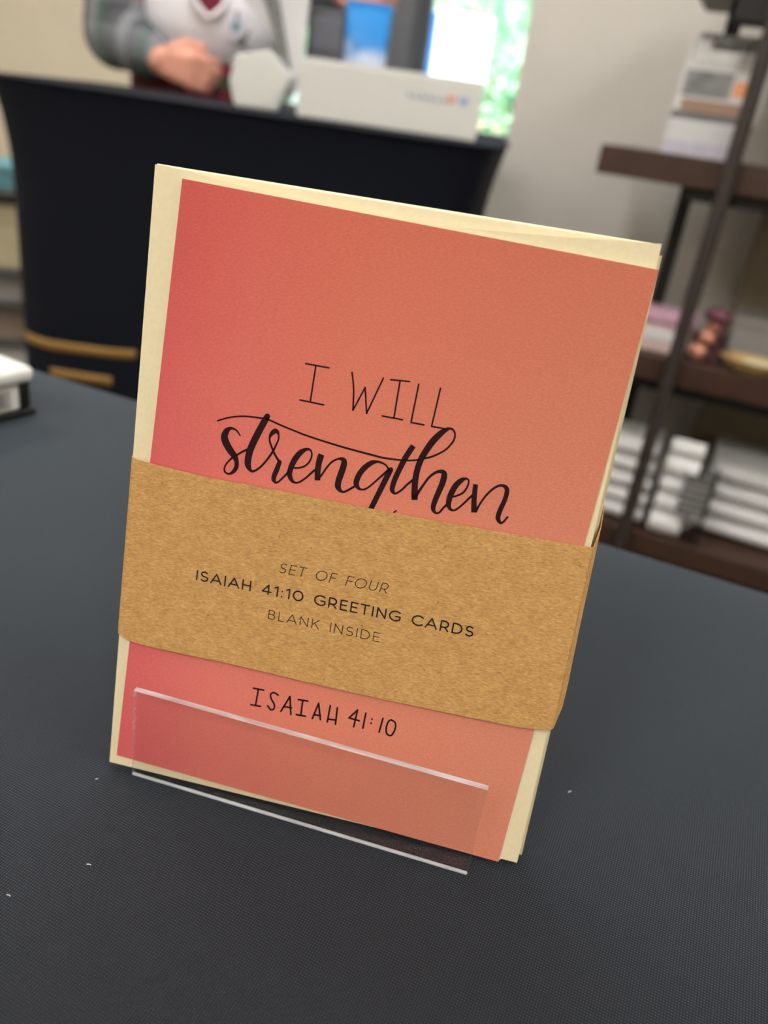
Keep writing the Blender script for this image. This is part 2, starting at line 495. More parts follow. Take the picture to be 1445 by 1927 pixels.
tag(m.build('wall_window', M['wall_grey']), kind='structure')
win = tag(empty('window_1', ((W0 + W1) / 2, YF + .06, WZ0)), kind='structure')
def part_box(name, lo, hi, mat, parent, bevel=0.0, smooth=False):
    """box in world metres, stored relative to a parent placed without rotation"""
    p = parent.location
    mm = MB(); mm.box(tuple(a - b for a, b in zip(lo, p)), tuple(a - b for a, b in zip(hi, p)))
    return mm.build(name, mat, parent, bevel=bevel)
for x in (W0, (W0 + W1) / 2 - .03, W1 - .05):
    part_box('window_mullion', (x, YF + .03, WZ0), (x + .05, YF + .09, WZ1), M['frame_grey'], win)
for z in (WZ0, WZ1 - .05):
    part_box('window_rail', (W0 + .05, YF + .035, z), (W1 - .05, YF + .085, z + .05), M['frame_grey'], win)
xm = (W0 + W1) / 2
for x0, x1 in ((W0 + .05, xm - .03), (xm + .02, W1 - .05)):
    part_box('window_pane', (x0, YF + .055, WZ0 + .05), (x1, YF + .063, WZ1 - .05), M['glass'], win)
for nm, lo, hi in (('baseboard_back', (XE, YB - .012, 0), (XR, YB, .1)), ('baseboard_left', (XL, YN, 0), (XL + .012, YF, .1))):
    struct(nm, lo, hi, M['white_metal'])

# ceiling light panels
def light_panel():
    t = empty('ceiling_light')
    m = MB(); m.box((-.3, -.6, -.002), (.3, .6, .004)); m.build('diffuser', M['lamp'], t)
    m = MB()
    for lo, hi in (((-.33, -.63, -.012), (-.3, .63, .012)), ((.3, -.63, -.012), (.33, .63, .012)),
                   ((-.3, -.63, -.012), (.3, -.6, .012)), ((-.3, .6, -.012), (.3, .63, .012))): m.box(lo, hi)
    m.build('frame', M['white_metal'], t)
    return t
proto = None
for x, y, lab in ((-2.6, -1.6, 'ceiling light panel in the corner by the beige walls'), (-2.6, 1.3, 'ceiling light panel near the beige wall and the window'),
                  (-0.6, -1.6, 'ceiling light panel behind the card table'), (-0.6, 0.9, 'ceiling light panel above the navy counter'),
                  (1.4, -1.6, 'ceiling light panel in the corner by the grey wall'), (1.4, 0.5, 'ceiling light panel beside the dark shelving')):
    if proto is None: proto = t = light_panel()
    else:
        t = proto.copy(); COL.objects.link(t)
        for ch in list(proto.children):
            c = ch.copy(); COL.objects.link(c); c.parent = t
    t.location = (x, y, ZC - .014)
    tag(t, lab, 'ceiling light', 'ceiling light panels')

# ------------------------------------------------------------------ outdoors
struct('ground_lawn', (-16, YF + .15, -.2), (14, 30, -.06), M['lawn'])
m = MB(); m.box((-16, YF + .15, -.06), (14, 6.2, -.04)); tag(m.build('ground_path', M['asphalt']), kind='structure')

def tree(px, py_top, dist, crown_r, trunk_h, label, nleaf=2600, squash=1.0):
    p = at_d(px, 300, dist); h = at_d(px, py_top, dist).z
    t = empty('leafy_tree', (p.x, p.y, -.06))
    m = MB(); m.tube([(0, 0, 0), (.03, 0, trunk_h * .5), (0, .02, trunk_h + .4)], [.11, .085, .06], 10)
    for k in range(5):
        a = k * 1.26; m.tube([(0, .02, trunk_h + .1), (math.cos(a) * crown_r * .55, math.sin(a) * crown_r * .55, trunk_h + .9)], [.05, .015], 7)
    m.build('trunk', M['bark'], t, smooth=True)
    rnd = random.Random(int(px)); m = MB(); cz = trunk_h + crown_r * squash * .8
    cl = [(rnd.gauss(0, .45) * crown_r, rnd.gauss(0, .45) * crown_r, cz + rnd.gauss(0, .45) * crown_r * squash) for _ in range(26)]
    for k in range(nleaf):
        c = Vector(rnd.choice(cl)) + Vector((rnd.gauss(0, .2), rnd.gauss(0, .2), rnd.gauss(0, .2))) * crown_r
        a = Vector((rnd.uniform(-1, 1), rnd.uniform(-1, 1), rnd.uniform(-.6, .6))).normalized(); b = a.orthogonal().normalized()
        s = rnd.uniform(.05, .1); m.face([c - a * s, c + b * s * .5, c + a * s, c - b * s * .5])
    f = m.build('foliage', M['leaf'], t); f['kind'] = 'stuff'
    tag(t, label, 'tree', 'trees outside the window')
tree(985, -60, 11.0, 1.25, .6, 'bushy pale green tree outside the window, close to the grey wall')
tree(905, -120, 16.0, 1.5, 1.0, 'larger green tree outside behind the white utility cabinet')
tree(560, -60, 12.0, 1.4, .9, 'light green tree outside, seen between person and card terminal')
tree(690, -60, 17.0, 1.6, 1.2, 'far green tree outside, beside the pink building', 2000)
b0 = at_d(790, 0, 24)
bld = empty('low_building', (b0.x, b0.y, -.06))
m = MB(); m.box((-2.6, 0, 0), (2.6, 4, 4.6)); m.build('wall', M['stucco'], bld)
m = MB(); m.prism([(-3, -.3), (3, -.3), (3, 4.3), (-3, 4.3)], 4.6, 4.9); m.build('roof', M['roof'], bld)
for x in (-1.6, .2, 1.4):
    m = MB(); m.box((x - .4, -.06, 1.0), (x + .4, .02, 2.2)); m.build('window', M['frame_grey'], bld)
tag(bld, 'low pinkish building beyond the trees outside the window', 'building')
c0 = at_d(820, 300, 7.5)
ucab = empty('utility_cabinet', (c0.x, c0.y, -.06), math.radians(44))
hz = at_d(815, 22, 7.5).z + .06
m = MB(); m.box((-.24, -.2, .08), (.24, .2, hz)); m.build('body', M['van_white'], ucab, bevel=.015)
m = MB(); m.box((-.262, -.21, .3), (-.24, .21, hz - .02)); m.build('blue_side', M['van_blue'], ucab, bevel=.004)
m = MB(); m.box((-.26, -.22, 0), (.26, .22, .08)); m.build('plinth', M['asphalt'], ucab)
m = MB(); m.box((.14, -.225, .7), (.17, -.2, .85)); m.build('handle', M['frame_grey'], ucab)
tag(ucab, 'white utility cabinet with a blue side outside the window', 'cabinet')

# ------------------------------------------------------------------ card table with its cloth
TX0, TX1, TY0, TY1 = -1.02, 0.80, -0.33, 0.431
tb = empty('folding_table', ((TX0 + TX1) / 2, (TY0 + TY1) / 2, 0))
hx, hy = (TX1 - TX0) / 2 - .006, (TY1 - TY0) / 2 - .006
m = MB(); m.box((-hx, -hy, .700), (hx, hy, .7375)); m.build('tabletop', M['table_laminate'], tb, bevel=.006)
for sx in (-1, 1):
    for sy in (-1, 1):
        m = MB(); m.tube([(sx * (hx - .18), sy * (hy - .08), .700), (sx * (hx - .16), sy * (hy - .06), 0)], .014); m.build('leg', M['frame_grey'], tb, smooth=True)
tag(tb, 'folding table under the charcoal tablecloth', 'table')
cl = empty('tablecloth', ((TX0 + TX1) / 2, (TY0 + TY1) / 2, TABLE_Z))
hx, hy = (TX1 - TX0) / 2, (TY1 - TY0) / 2
m = MB(); R = .006; nx, ny = 60, 26
rows = []
for i in range(nx + 1):
    row = []
    for j in range(ny + 1):
        x = -hx + R + (2 * hx - 2 * R) * i / nx; y = -hy + R + (2 * hy - 2 * R) * j / ny
        row.append((x, y, 0.0))
    rows.append(row)
m.grid(rows)
loop = []                                   # rim, going round
for i in range(nx): loop.append((rows[i][0], (0, -1)))
for j in range(ny): loop.append((rows[nx][j], (1, 0)))
for i in range(nx, 0, -1): loop.append((rows[i][ny], (0, 1)))
for j in range(ny, 0, -1): loop.append((rows[0][j], (-1, 0)))
skirt = []
for k, (p, nrm) in enumerate(loop):
    prev = loop[k - 1][1]; d = Vector((nrm[0] + prev[0], nrm[1] + prev[1])).normalized() if prev != nrm else Vector(nrm)
    col = []
    for q in (0, .25, .5, .75, 1):
        a = q * PI / 2; col.append((p[0] + d.x * R * math.sin(a), p[1] + d.y * R * math.sin(a), -R + R * math.cos(a)))
    for zz in (.05, .15, .3, .45, .6, .725):
        w = zz * zz * .10 * (0.6 + 0.5 * math.sin(k * .55) + .2 * math.sin(k * 1.7)) 
        col.append((p[0] + d.x * (R + w), p[1] + d.y * (R + w), -zz))
    skirt.append(col)
m.grid(skirt, close_u=True)
m.build('cloth_sheet', M['cloth'], cl, smooth=True, merge=True)
tag(cl, 'charcoal woven tablecloth under the clear card stand', 'tablecloth')
for px, py, a, ln, lab in ((1072, 1490, .9, .0012, 'tiny white lint speck on the cloth right of the cards'), (167, 1627, .3, .0013, 'tiny white lint speck on the cloth below the acrylic stand'),
                      (16, 1685, .1, .0012, 'tiny white lint speck on the cloth far from the stand'), (182, 1466, .8, .0008, 'tiny white lint speck beside the envelope corner')):
    p = at_z(px, py, TABLE_Z + .0002); v = Vector((math.cos(a), math.sin(a), 0)) * ln * .5
    m = MB(); m.tube([-v, v * .1 + Vector((0, .0001, .0001)), v], .00014, 6)
    o = m.build('lint_fibre', M['lint']); o.location = p
    tag(o, lab, 'lint')

# ------------------------------------------------------------------ cards, envelopes and band: shared leaning frame
EO = CAM + ROOM @ Vector((-0.0999943, 0.1838267, -0.2019076))
EA = (ROOM @ Vector((0.999992, 0, 0.004))).normalized()
EB = (ROOM @ Vector((-0.0039172, 0.202367, 0.9793019))); EB = (EB - EA * EB.dot(EA)).normalized()
EN = EA.cross(EB)
FR = Matrix((EA, EB, EN)).transposed().to_4x4(); FR.translation = EO
def uv(px, py, w=0.0):
    d = ray(px, py); o = EO + EN * w
    p = CAM + d * ((o - CAM).dot(EN) / d.dot(EN)) - EO
    return (p.dot(EA), p.dot(EB))
W_ENV, W_CARD, W_BAND = -.0010, -.0001, .0010
GAP = .0012

def slab(name, poly, w0, w1, mat, parent, bevel=0.0):
    m = MB(); m.prism(poly, w0, w1); return m.build(name, mat, parent, bevel=bevel, recalc=True)

def env_thing(label, dx, dy, w, group, low=0.0):
    t = empty('envelope', mat=FR)
    BL, BR, TR, TL = (uv(*p, W_ENV) for p in ((206, 1433.5), (973, 1623.5), (1245, 459), (292, 306)))
    sh = lambda p: (p[0] + dx, p[1] + dy)
    BL, BR, TR, TL = map(sh, (BL, BR, TR, TL))
    TR, TL = (TR[0], TR[1] - low), (TL[0], TL[1] - low)
    throat = [(lambda q: (q[0], q[1] - low))(sh(uv(x, y, W_ENV))) for x, y in bez([(292, 309), (356, 323), (409, 338), (483, 356), (640, 391), (806, 420), (901, 432), (1063, 446), (1148, 452), (1245, 459)], 5)]
    m = MB(); n = len(throat)
    lo = [(BL[0] + (BR[0] - BL[0]) * i / (n - 1), BL[1] + (BR[1] - BL[1]) * i / (n - 1)) for i in range(n)]
    for z, rev in ((w, False), (w - .00080, True)):
        m.grid([[(a[0], a[1], z), (b[0], b[1], z)] for a, b in zip(lo, throat)])
    for ring in (lo, throat):
        m.grid([[(a[0], a[1], w), (a[0], a[1], w - .00080)] for a in ring])
    m.grid([[(p[0], p[1], w), (p[0], p[1], w - .00080)] for p in (lo[0], throat[0])]); m.grid([[(p[0], p[1], w), (p[0], p[1], w - .00080)] for p in (lo[-1], throat[-1])])
    m.build('pocket', M['cream'], t, merge=True)
    # rear panel, rounding over at the top into the flap folded down behind
    m = MB(); k = 24; rows = []
    for i in range(k + 1):
        s = i / k; b = (BL[0] + (BR[0] - BL[0]) * s, BL[1] + (BR[1] - BL[1]) * s); c = (TL[0] + (TR[0] - TL[0]) * s, TL[1] + (TR[1] - TL[1]) * s)
        ux, uy = c[0] - b[0], c[1] - b[1]; L = math.hypot(ux, uy); ux /= L; uy /= L
        bul = math.sin(PI * min(1, max(0, s))) ** .5
        r = .00035 + .00055 * bul
        row = [(b[0], b[1], w - GAP)]
        for q in (.5, .9): row.append((b[0] + ux * L * q, b[1] + uy * L * q, w - GAP))
        for q in range(9):
            a = q / 8 * PI * .9
            row.append((c[0] - ux * r * (1 - math.sin(a)), c[1] - uy * r * (1 - math.sin(a)), w - GAP - r * (1 - math.cos(a))))
        e = row[-1]; d = .004 + .045 * math.sin(PI * s)
        row.append((e[0] - ux * d, e[1] - uy * d, w - GAP - .0005))
        rows.append(row)
    m.grid(rows)
    o = m.build('back_panel', M['cream'], t, smooth=True, recalc=True)
    tag(t, label, 'envelope', group)
    return t
env_thing('cream envelope directly behind the coral greeting card', 0, 0, W_ENV, None)
env_thing('second cream envelope, only its edge showing behind the front envelope', .0013, .0006, W_ENV - .0034, None, .0030)

CARDQ = [uv(219.5, 1421, W_CARD), uv(938, 1622, W_CARD), uv(1240, 508, W_CARD), uv(343, 336, W_CARD)]
card = empty('greeting_card', mat=FR)
slab('back_panel', [(a + dx, b + dy) for (a, b), (dx, dy) in zip(CARDQ, ((.0008, .0004), (.0004, .0005), (-.0003, -.0006), (.0004, -.0008)))], W_ENV + .00008, W_ENV + .0004, M['card_white'], card)
m = MB(); w1 = W_CARD; w0 = W_CARD - .0004
q1 = [(a, b, w1) for a, b in CARDQ]; q0 = [(a, b, w0) for a, b in CARDQ]
m.face(q1, 0); m.face(q0[::-1], 1)
for i in range(4): m.face([q0[i], q0[(i + 1) % 4], q1[(i + 1) % 4], q1[i]], 1)
m.build('front_panel', [M['card'], M['card_white']], card, merge=True)
tag(card, 'coral ombre greeting card with brush lettering, wrapped by the kraft band', 'greeting card')

# --- lettering: brush strokes with a width at each point
def stroke_faces(m, pts, w, smooth=True, flat=False, sub=7):
    P = bez(pts, sub) if smooth and len(pts) > 2 else pts
    L, Rr = [], []
    for i, p in enumerate(P):
        a = P[max(i - 1, 0)]; b = P[min(i + 1, len(P) - 1)]
        tx, ty = b[0] - a[0], b[1] - a[1]; l = math.hypot(tx, ty) or 1; nx_, ny_ = -ty / l, tx / l
        h = p[2] / 2
        L.append((p[0] + nx_ * h, p[1] + ny_ * h)); Rr.append((p[0] - nx_ * h, p[1] - ny_ * h))
    T = lambda q: uv(q[0], q[1], w) + (w,)
    m.grid([[T(a), T(b)] for a, b in zip(L, Rr)])
    ends = [] if flat == 'both' else [0, -1] if not flat else [0]
    for e in ends:
        c = P[e]; m.face([T((c[0] + c[2] / 2 * math.cos(2*PI*k/14), c[1] + c[2] / 2 * math.sin(2*PI*k/14))) for k in range(14)][::-1])

def trace(crop, pts):
    ox, oy, s = crop
    return [(ox + p[0] / s, oy + p[1] / s, (p[2] if len(p) > 2 else 18) / s) for p in pts]
C1, C2, C3 = (400, 770, 10.321), (500, 810, 10.321), (620, 840, 10.321)
C4, C5, C6, C7 = (720, 800, 9.633), (820, 860, 9.633), (550, 670, 4.8167), (460, 1280, 4.8167)
WL = W_CARD + .00006
def lettering(name, strokes, smooth=True):
    m = MB()
    for st in strokes:
        st, fl = (st[0], st[1]) if isinstance(st, tuple) else (st, False)
        stroke_faces(m, st, WL, smooth, fl)
    return m.build(name, M['ink_brown'], card)
script = [
    # crossbar swash that loops up into the stem of the h
    trace(C1, [(95,225,30),(330,160,32),(580,138,34),(780,152,34),(960,178,34),(1110,215,34),(1300,300,36)]) +
    trace(C2, [(540,0,34),(780,95,36),(1080,195,36)]) + trace(C3, [(230,5,38),(480,75,38),(820,165,40),(1060,225,40),(1380,268,34)]) +
    trace(C4, [(320,640,32),(460,640,32),(620,632,34),(780,600,36),(880,575,38),(980,535,36),(1120,460,36),(1220,370,36),(1290,270,36),(1312,170,34),(1280,90,38),(1215,62,46),(1140,90,80),(1040,160,112),(900,305,122),(790,460,116),(700,610,112),(630,800,110),(590,1000,112),(578,1200,116),(578,1300,116)]),
    (trace(C4, [(578,1280,116),(578,1355,112)]), 'both'),
    # s
    trace(C1, [(535,515,26),(480,430,32),(420,385,40),(350,372,60),(275,420,112),(230,525,135),(255,640,142),(330,780,135),(418,905,118),(465,1020,86),(460,1120,88),(408,1208,74),(320,1256,42),(245,1222,36),(228,1150,34),(260,1070,34),(320,1000,36),(400,930,42),(480,885,40),(580,825,42),(660,790,46)]),
    # t into r
    trace(C1, [(1062,140,112),(1010,230,130),(900,430,135),(790,650,135),(720,820,135),(685,1000,130),(692,1100,112),(745,1195,58),(810,1200,44),(920,1130,42),(1050,990,42),(1170,820,44),(1235,690,38),(1280,580,34),(1282,500,36),(1255,440,76),(1205,428,100),(1140,485,76),(1108,560,40),(1115,640,36),(1150,740,38),(1185,830,40),(1240,935,44),(1290,1015,50)]),
    trace(C2, [(268,615,84),(215,760,100),(168,870,96),(155,955,86),(190,1012,46),(240,1000,38),(300,950,38),(400,850,42),(445,800,50)]),
    # e
    trace(C2, [(545,728,36),(640,728,36),(740,700,38),(830,630,36),(885,530,34),(893,440,34),(860,378,40),(790,366,62),(680,425,105),(580,540,115),(510,670,110),(470,790,105),(468,890,95),(515,980,66),(580,1016,40),(660,1000,38),(780,920,38),(880,830,42),(950,770,46)]),
    # n
    (trace(C2, [(1084,466,112),(1062,520,124),(1030,640,118),(1008,800,114),(1004,970,112)]), 'both'),
    trace(C2, [(1035,925,44),(1110,830,40),(1200,700,40),(1300,600,40),(1420,548,42)]) +
    trace(C3, [(200,238,54),(270,262,92),(282,330,120),(255,440,125),(212,560,125),(170,690,122),(165,780,118),(205,855,72),(270,884,46),(360,850,44),(470,785,46)]),
    # g
    trace(C3, [(1138,430,34),(1100,370,36),(1020,320,40),(930,298,52),(820,318,92),(700,398,110),(600,510,110),(535,635,112),(520,735,105),(560,808,64),(620,838,38),(700,825,38),(800,760,38),(920,655,38),(1050,540,46),(1150,455,60)]),
    trace(C3, [(1188,455,100),(1130,560,110),(1030,760,108),(920,980,105),(810,1200,105),(740,1340,100)]),
    trace(C3, [(1180,1340,46),(1298,1246,26)]),
    # t
    (trace(C4, [(556,372,104),(470,500,105),(390,630,105),(310,790,100),(230,960,100),(180,1110,95),(176,1180,84),(215,1238,44),(270,1225,38),(360,1160,38),(440,1080,40),(540,1000,46)])[::-1], True),
    # h arch
    trace(C4, [(610,1270,60),(720,1110,45),(830,960,45),(940,870,50),(1040,838,66),(1106,862,94),(1115,930,112),(1080,1060,110),(1020,1200,105),(960,1340,100)]) +
    trace(C5, [(-45,890,92),(-40,970,70),(10,1018,40),(70,1000,40),(130,930,40),(200,860,46)]),
    # e
    trace(C5, [(320,720,36),(400,695,38),(490,650,38),(560,560,36),(597,460,32),(580,402,34),(530,394,50),(460,425,90),(370,505,105),(300,620,108),(250,740,105),(230,850,95),(250,928,64),(310,968,40),(380,945,38),(480,865,38),(570,780,40),(660,695,44)]),
    # n
    (trace(C5, [(722,494,92),(705,640,92),(692,800,95),(692,1005,104)]), 'both'),
    trace(C5, [(725,985,50),(800,850,38),(900,710,40),(1010,600,42),(1120,530,45),(1215,518,56),(1282,570,82),(1285,660,86),(1245,790,86),(1180,930,90),(1135,1050,90),(1128,1120,86),(1170,1192,52),(1230,1172,38),(1280,1110,36),(1302,1088,34)]),
]
lettering('script_lettering', script)
def polys(crop, lines, w):
    return [trace(crop, [(x, y, w) for x, y in ln]) for ln in lines]
caps = polys(C6, [[(122,69),(332,107)], [(213,90),(163,410)], [(70,398),(284,443)], [(541,148),(556,300),(549,492)], [(549,492),(660,285)],
                  [(660,285),(673,520)], [(673,520),(825,200)], [(892,214),(1062,231)], [(976,228),(922,552)], [(815,543),(998,577)],
                  [(1146,255),(1076,602)], [(1076,602),(1193,624)], [(1343,292),(1262,638)], [(1262,638),(1400,662)]], 15)
lettering('capital_lettering', caps, True)
verse = polys(C7, [[(80,72),(173,90)], [(126,85),(100,228)], [(58,222),(145,238)], [(305,135),(265,113),(236,132),(246,175),(270,220),(266,258),(238,268),(210,232)],
                   [(330,282),(412,148)], [(412,148),(420,310)], [(352,238),(425,250)], [(487,175),(574,190)], [(528,186),(510,318)], [(470,312),(552,327)],
                   [(614,348),(672,210)], [(672,210),(688,358)], [(630,312),(690,322)], [(778,230),(750,378)], [(842,250),(824,398)], [(755,352),(830,362)],
                   [(990,422),(1025,270)], [(1025,270),(947,342)], [(947,342),(1040,368)], [(1100,300),(1073,434)], [(1155,352),(1156,354)], [(1147,389),(1148,391)],
                   [(1255,345),(1220,470)], [(1330,360),(1365,385),(1365,440),(1330,500),(1290,485),(1285,430),(1305,375),(1330,360)]], 16)
lettering('verse_lettering', verse, True)

# --- kraft band
band = empty('kraft_band', mat=FR)
top_px = bez([(246.5, 861), (283, 872), (399, 900), (515, 921), (680, 954), (906, 995), (1072, 1024), (1117, 1031)], 6)
bot_px = bez([(220, 1191.5), (252, 1209), (345, 1231), (432, 1249), (640, 1298), (850, 1343), (980, 1369), (1040, 1374)], 6)
TOP = [uv(x, y, W_BAND) for x, y in top_px]; BOT = [uv(x, y, W_BAND) for x, y in bot_px]
u0, u1 = (TOP[0][0] + BOT[0][0]) / 2, (TOP[-1][0] + BOT[-1][0]) / 2
UL, UR = u0 + .0004, u1
nS = 42
def interp(line, s):
    us = [p[0] for p in line]; u = us[0] + (us[-1] - us[0]) * s
    for a, b in zip(line, line[1:]):
        if b[0] >= u: 
            t = (u - a[0]) / ((b[0] - a[0]) or 1); return (u, a[1] + (b[1] - a[1]) * t)
    return line[-1]
W_BACK = W_ENV - .0064
rows = []
for i in range(nS + 1):
    s = .5 - .5 * math.cos(PI * (.5 - .5 * math.cos(PI * i / nS))); t = interp(TOP, s); b = interp(BOT, s)
    w = W_BAND
    edge = min(s, 1 - s) * (UR - UL)                     # paper rounds over the two folds
    if edge < .0010: w -= .0010 - math.sqrt(max(0, .0010 ** 2 - (.0010 - edge) ** 2))
    rows.append([(b[0] + (t[0] - b[0]) * q, b[1] + (t[1] - b[1]) * q, w) for q in [k / 8 for k in range(9)]])
left = [[(p[0] - dx, p[1], w) for p in rows[0]] for w, dx in ((W_BACK, .0008), (W_BACK + .0012, .0010), (W_ENV - .0006, .0009), (W_BAND - .0014, .0004))]
front = left + rows
m = MB(); m.grid(front); o = m.build('front_wrap', M['kraft'], band)
md = o.modifiers.new('thick', 'SOLIDIFY'); md.thickness = .00022; md.offset = -1
# back strip, pasted a little higher, comes round the right fold
rT, rB = uv(1137, 952, W_BACK), uv(1068, 1288, W_BACK)
m = MB(); e = rows[-1]; rr = []
for q in range(9):
    f = q / 8; bk = (rB[0] + (rT[0] - rB[0]) * f, rB[1] + (rT[1] - rB[1]) * f, W_BACK)
    fr = (e[q][0], e[q][1], W_BAND - .0010)
    mid = tuple(a * .5 + b * .5 + d for a, b, d in zip(fr, bk, (.0006, 0, 0)))
    lf = (left[0][q][0], left[0][q][1], W_BACK - .0001)
    rr.append([fr, (fr[0] + .0003, fr[1], fr[2] - .0008), mid, bk] + [(bk[0] - .0006, bk[1], W_BACK - .0005), (bk[0] - .02, bk[1], W_BACK - .0006), lf])
m.grid(rr); o = m.build('back_strip', M['kraft'], band)
md = o.modifiers.new('thick', 'SOLIDIFY'); md.thickness = .00022; md.offset = 0
tag(band, 'brown kraft paper band wrapped round the cards with printed text', 'paper band')

def arc(cx_, cy_, rx, ry, a0, a1, n=14):
    return [(cx_ + rx * math.cos(math.radians(a0 + (a1 - a0) * k / n)), cy_ + ry * math.sin(math.radians(a0 + (a1 - a0) * k / n))) for k in range(n + 1)]
S_ = arc(.31, .74, .25, .25, 35, 262, 12) + [(.36, .48)] + arc(.31, .255, .28, .245, 80, -145, 12)
FONT = {
 'I': (.10, [[(.05, 0), (.05, 1)]]), 'S': (.62, [S_]), 'E': (.58, [[(.06, 1), (.06, 0), (.58, 0)], [(.06, 1), (.56, 1)], [(.06, .52), (.5, .52)]]),
 'T': (.66, [[(0, 1), (.66, 1)], [(.33, 1), (.33, 0)]]), 'O': (1.0, [arc(.5, .5, .49, .5, 0, 360, 28)]), 'F': (.55, [[(.06, 0), (.06, 1), (.55, 1)], [(.06, .5), (.5, .5)]]),
 'U': (.74, [[(.05, 1), (.05, .36)] + arc(.37, .34, .32, .34, 180, 360, 12) + [(.69, 1)]]),
 'R': (.68, [[(.06, 0), (.06, 1), (.36, 1)] + arc(.36, .68, .27, .32, 90, -90, 10) + [(.06, .36)], [(.38, .36), (.66, 0)]]),
 'A': (.86, [[(0, 0), (.43, 1), (.86, 0)], [(.14, .3), (.72, .3)]]), 'H': (.74, [[(.05, 0), (.05, 1)], [(.69, 0), (.69, 1)], [(.05, .5), (.69, .5)]]),
 '4': (.74, [[(.52, 0), (.52, 1), (.02, .27), (.74, .27)]]), '1': (.32, [[(.02, .86), (.26, 1), (.26, 0)]]),
 ':': (.12, [[(.06, .04), (.06, .07)], [(.06, .62), (.06, .65)]]), '0': (.82, [arc(.41, .5, .38, .5, 0, 360, 28)]),
 'G': (.88, [arc(.5, .5, .48, .5, 48, 318, 20) + [(.86, .46), (.52, .46)]]), 'N': (.76, [[(.05, 0), (.05, 1), (.71, 0), (.71, 1)]]),
 'C': (.84, [arc(.5, .5, .48, .5, 45, 315, 20)]), 'D': (.8, [[(.06, 0), (.06, 1), (.32, 1)] + arc(.32, .5, .45, .5, 90, -90, 14) + [(.06, 0)]]),
 'B': (.64, [[(.06, 0), (.06, 1), (.34, 1)] + arc(.34, .76, .22, .24, 90, -90, 8) + [(.06, .52)], [(.34, .52)] + arc(.36, .26, .25, .26, 90, -90, 8) + [(.06, 0)]]),
 'L': (.5, [[(.06, 1), (.06, 0), (.5, 0)]]), 'K': (.66, [[(.06, 0), (.06, 1)], [(.62, 1), (.06, .36)], [(.27, .58), (.66, 0)]]), ' ': (.42, [])}
def band_text(name, text, p0, p1, cap, thick, shear=0.0, track=.27):
    a = Vector(uv(*p0, W_BAND)); b = Vector(uv(*p1, W_BAND)); ax = (b - a).normalized(); ay = Vector((-ax.y, ax.x))
    tot = sum(FONT[c][0] for c in text) + track * (len(text) - 1)
    sx = (b - a).length / (tot * cap); m = MB(); x = 0; w = W_BAND + .00005
    for c in text:
        for ln in FONT[c][1]:
            P = [a + ax * ((x + q[0]) * cap * sx + shear * q[1] * cap) + ay * (q[1] * cap) for q in ln]
            for i in range(len(P) - 1):                    # one short bar per piece, round joints
                d = (P[i+1] - P[i]).normalized(); nn = Vector((-d.y, d.x)) * thick / 2
                m.face([(q.x, q.y, w) for q in (P[i] - nn, P[i+1] - nn, P[i+1] + nn, P[i] + nn)])
            for q in P: m.face([(q.x + thick / 2 * math.cos(PI*k/4), q.y + thick / 2 * math.sin(PI*k/4), w) for k in range(8)])
        x += FONT[c][0] + track
    return m.build(name, M['ink_black'], band)
band_text('text_line', 'SET OF FOUR', (524, 1076.5), (727, 1116), .00285, .00026, .2)
band_text('text_line', 'ISAIAH 41:10 GREETING CARDS', (369, 1090.5), (889, 1198), .0029, .00046)
band_text('text_line', 'BLANK INSIDE', (503.5, 1163.5), (713, 1208), .00275, .00026)

# ------------------------------------------------------------------ clear acrylic stand
LA, LB_ = at_z(248, 1459, TABLE_Z), at_z(878, 1648, TABLE_Z)
sx_ = (LB_ - LA).normalized(); sy_ = Vector((0, 0, 1)).cross(sx_)
SW = (LB_ - LA).length; T = .0008
stand = empty('card_stand')
stand.matrix_world = Matrix((sx_, sy_, Vector((0, 0, 1)))).transposed().to_4x4()
stand.location = LA + Vector((0, 0, .0001))
def lip_h(px, py):
    d = ray(px, py); lean = math.tan(math.radians(3))
    n = (sy_ - Vector((0, 0, 1)) * lean).normalized()
    p = CAM + d * ((LA - CAM).dot(n) / d.dot(n)) - LA
    return p.dot(sx_), p.z
(xl, hl), (xr, hr) = lip_h(247, 1300), lip_h(915, 1486)
H_L = (hl + hr) / 2
lean = math.tan(math.radians(3))
prof_out, prof_in = [(lean * H_L, H_L)], [(lean * H_L + .0019, H_L)]
rb = .0018
for k in range(7):
    a = PI + PI / 2 * k / 6
    prof_out.append((rb + rb * math.cos(a) + (lean * .002 if k == 0 else 0), rb + rb * math.sin(a)))
    prof_in.append((rb + (rb - T) * math.cos(a) + (lean * .002 if k == 0 else 0), rb + (rb - T) * math.sin(a)))
YBK = .0162
prof_out.append((YBK, 0)); prof_in.append((YBK, T))
def sheet(name, po, pi, cap_ends):
    m = MB()
    for pr in (po, pi): m.grid([[(x, y, z) for y, z in pr] for x in (0, SW)], 0)
    for x in (0, SW): m.grid([[(x, a[0], a[1]), (x, b[0], b[1])] for a, b in zip(po, pi)], 2)
    for k in cap_ends: m.face([(0, *po[k]), (SW, *po[k]), (SW, *pi[k]), (0, *pi[k])], 1)
    return m.build(name, [M['acrylic'], M['acrylic_edge'], M['acrylic_side']], stand, merge=True)
sheet('front_lip', prof_out, prof_in, (0,))
tl = math.tan(math.radians(11.6))
sheet('back_rest', [(YBK + .0002, 0), (YBK + .0002 + tl * .095, .095)], [(YBK + .0002 + T, 0), (YBK + .0002 + T + tl * .095, .095)], (1,))
sheet('rear_foot', [(YBK + .06, 0), (YBK + .0035 + tl * .095, .095)], [(YBK + .06 + T, 0), (YBK + .0035 + T + tl * .095, .095)], (0, 1))
m = MB(); m.box((0, -.0001, .0), (SW, .0009, .0010)); m.build('lip_fold', M['acrylic_edge'], stand, bevel=.0004)
tag(stand, 'clear acrylic easel stand with a low front lip holding the cards', 'display stand')

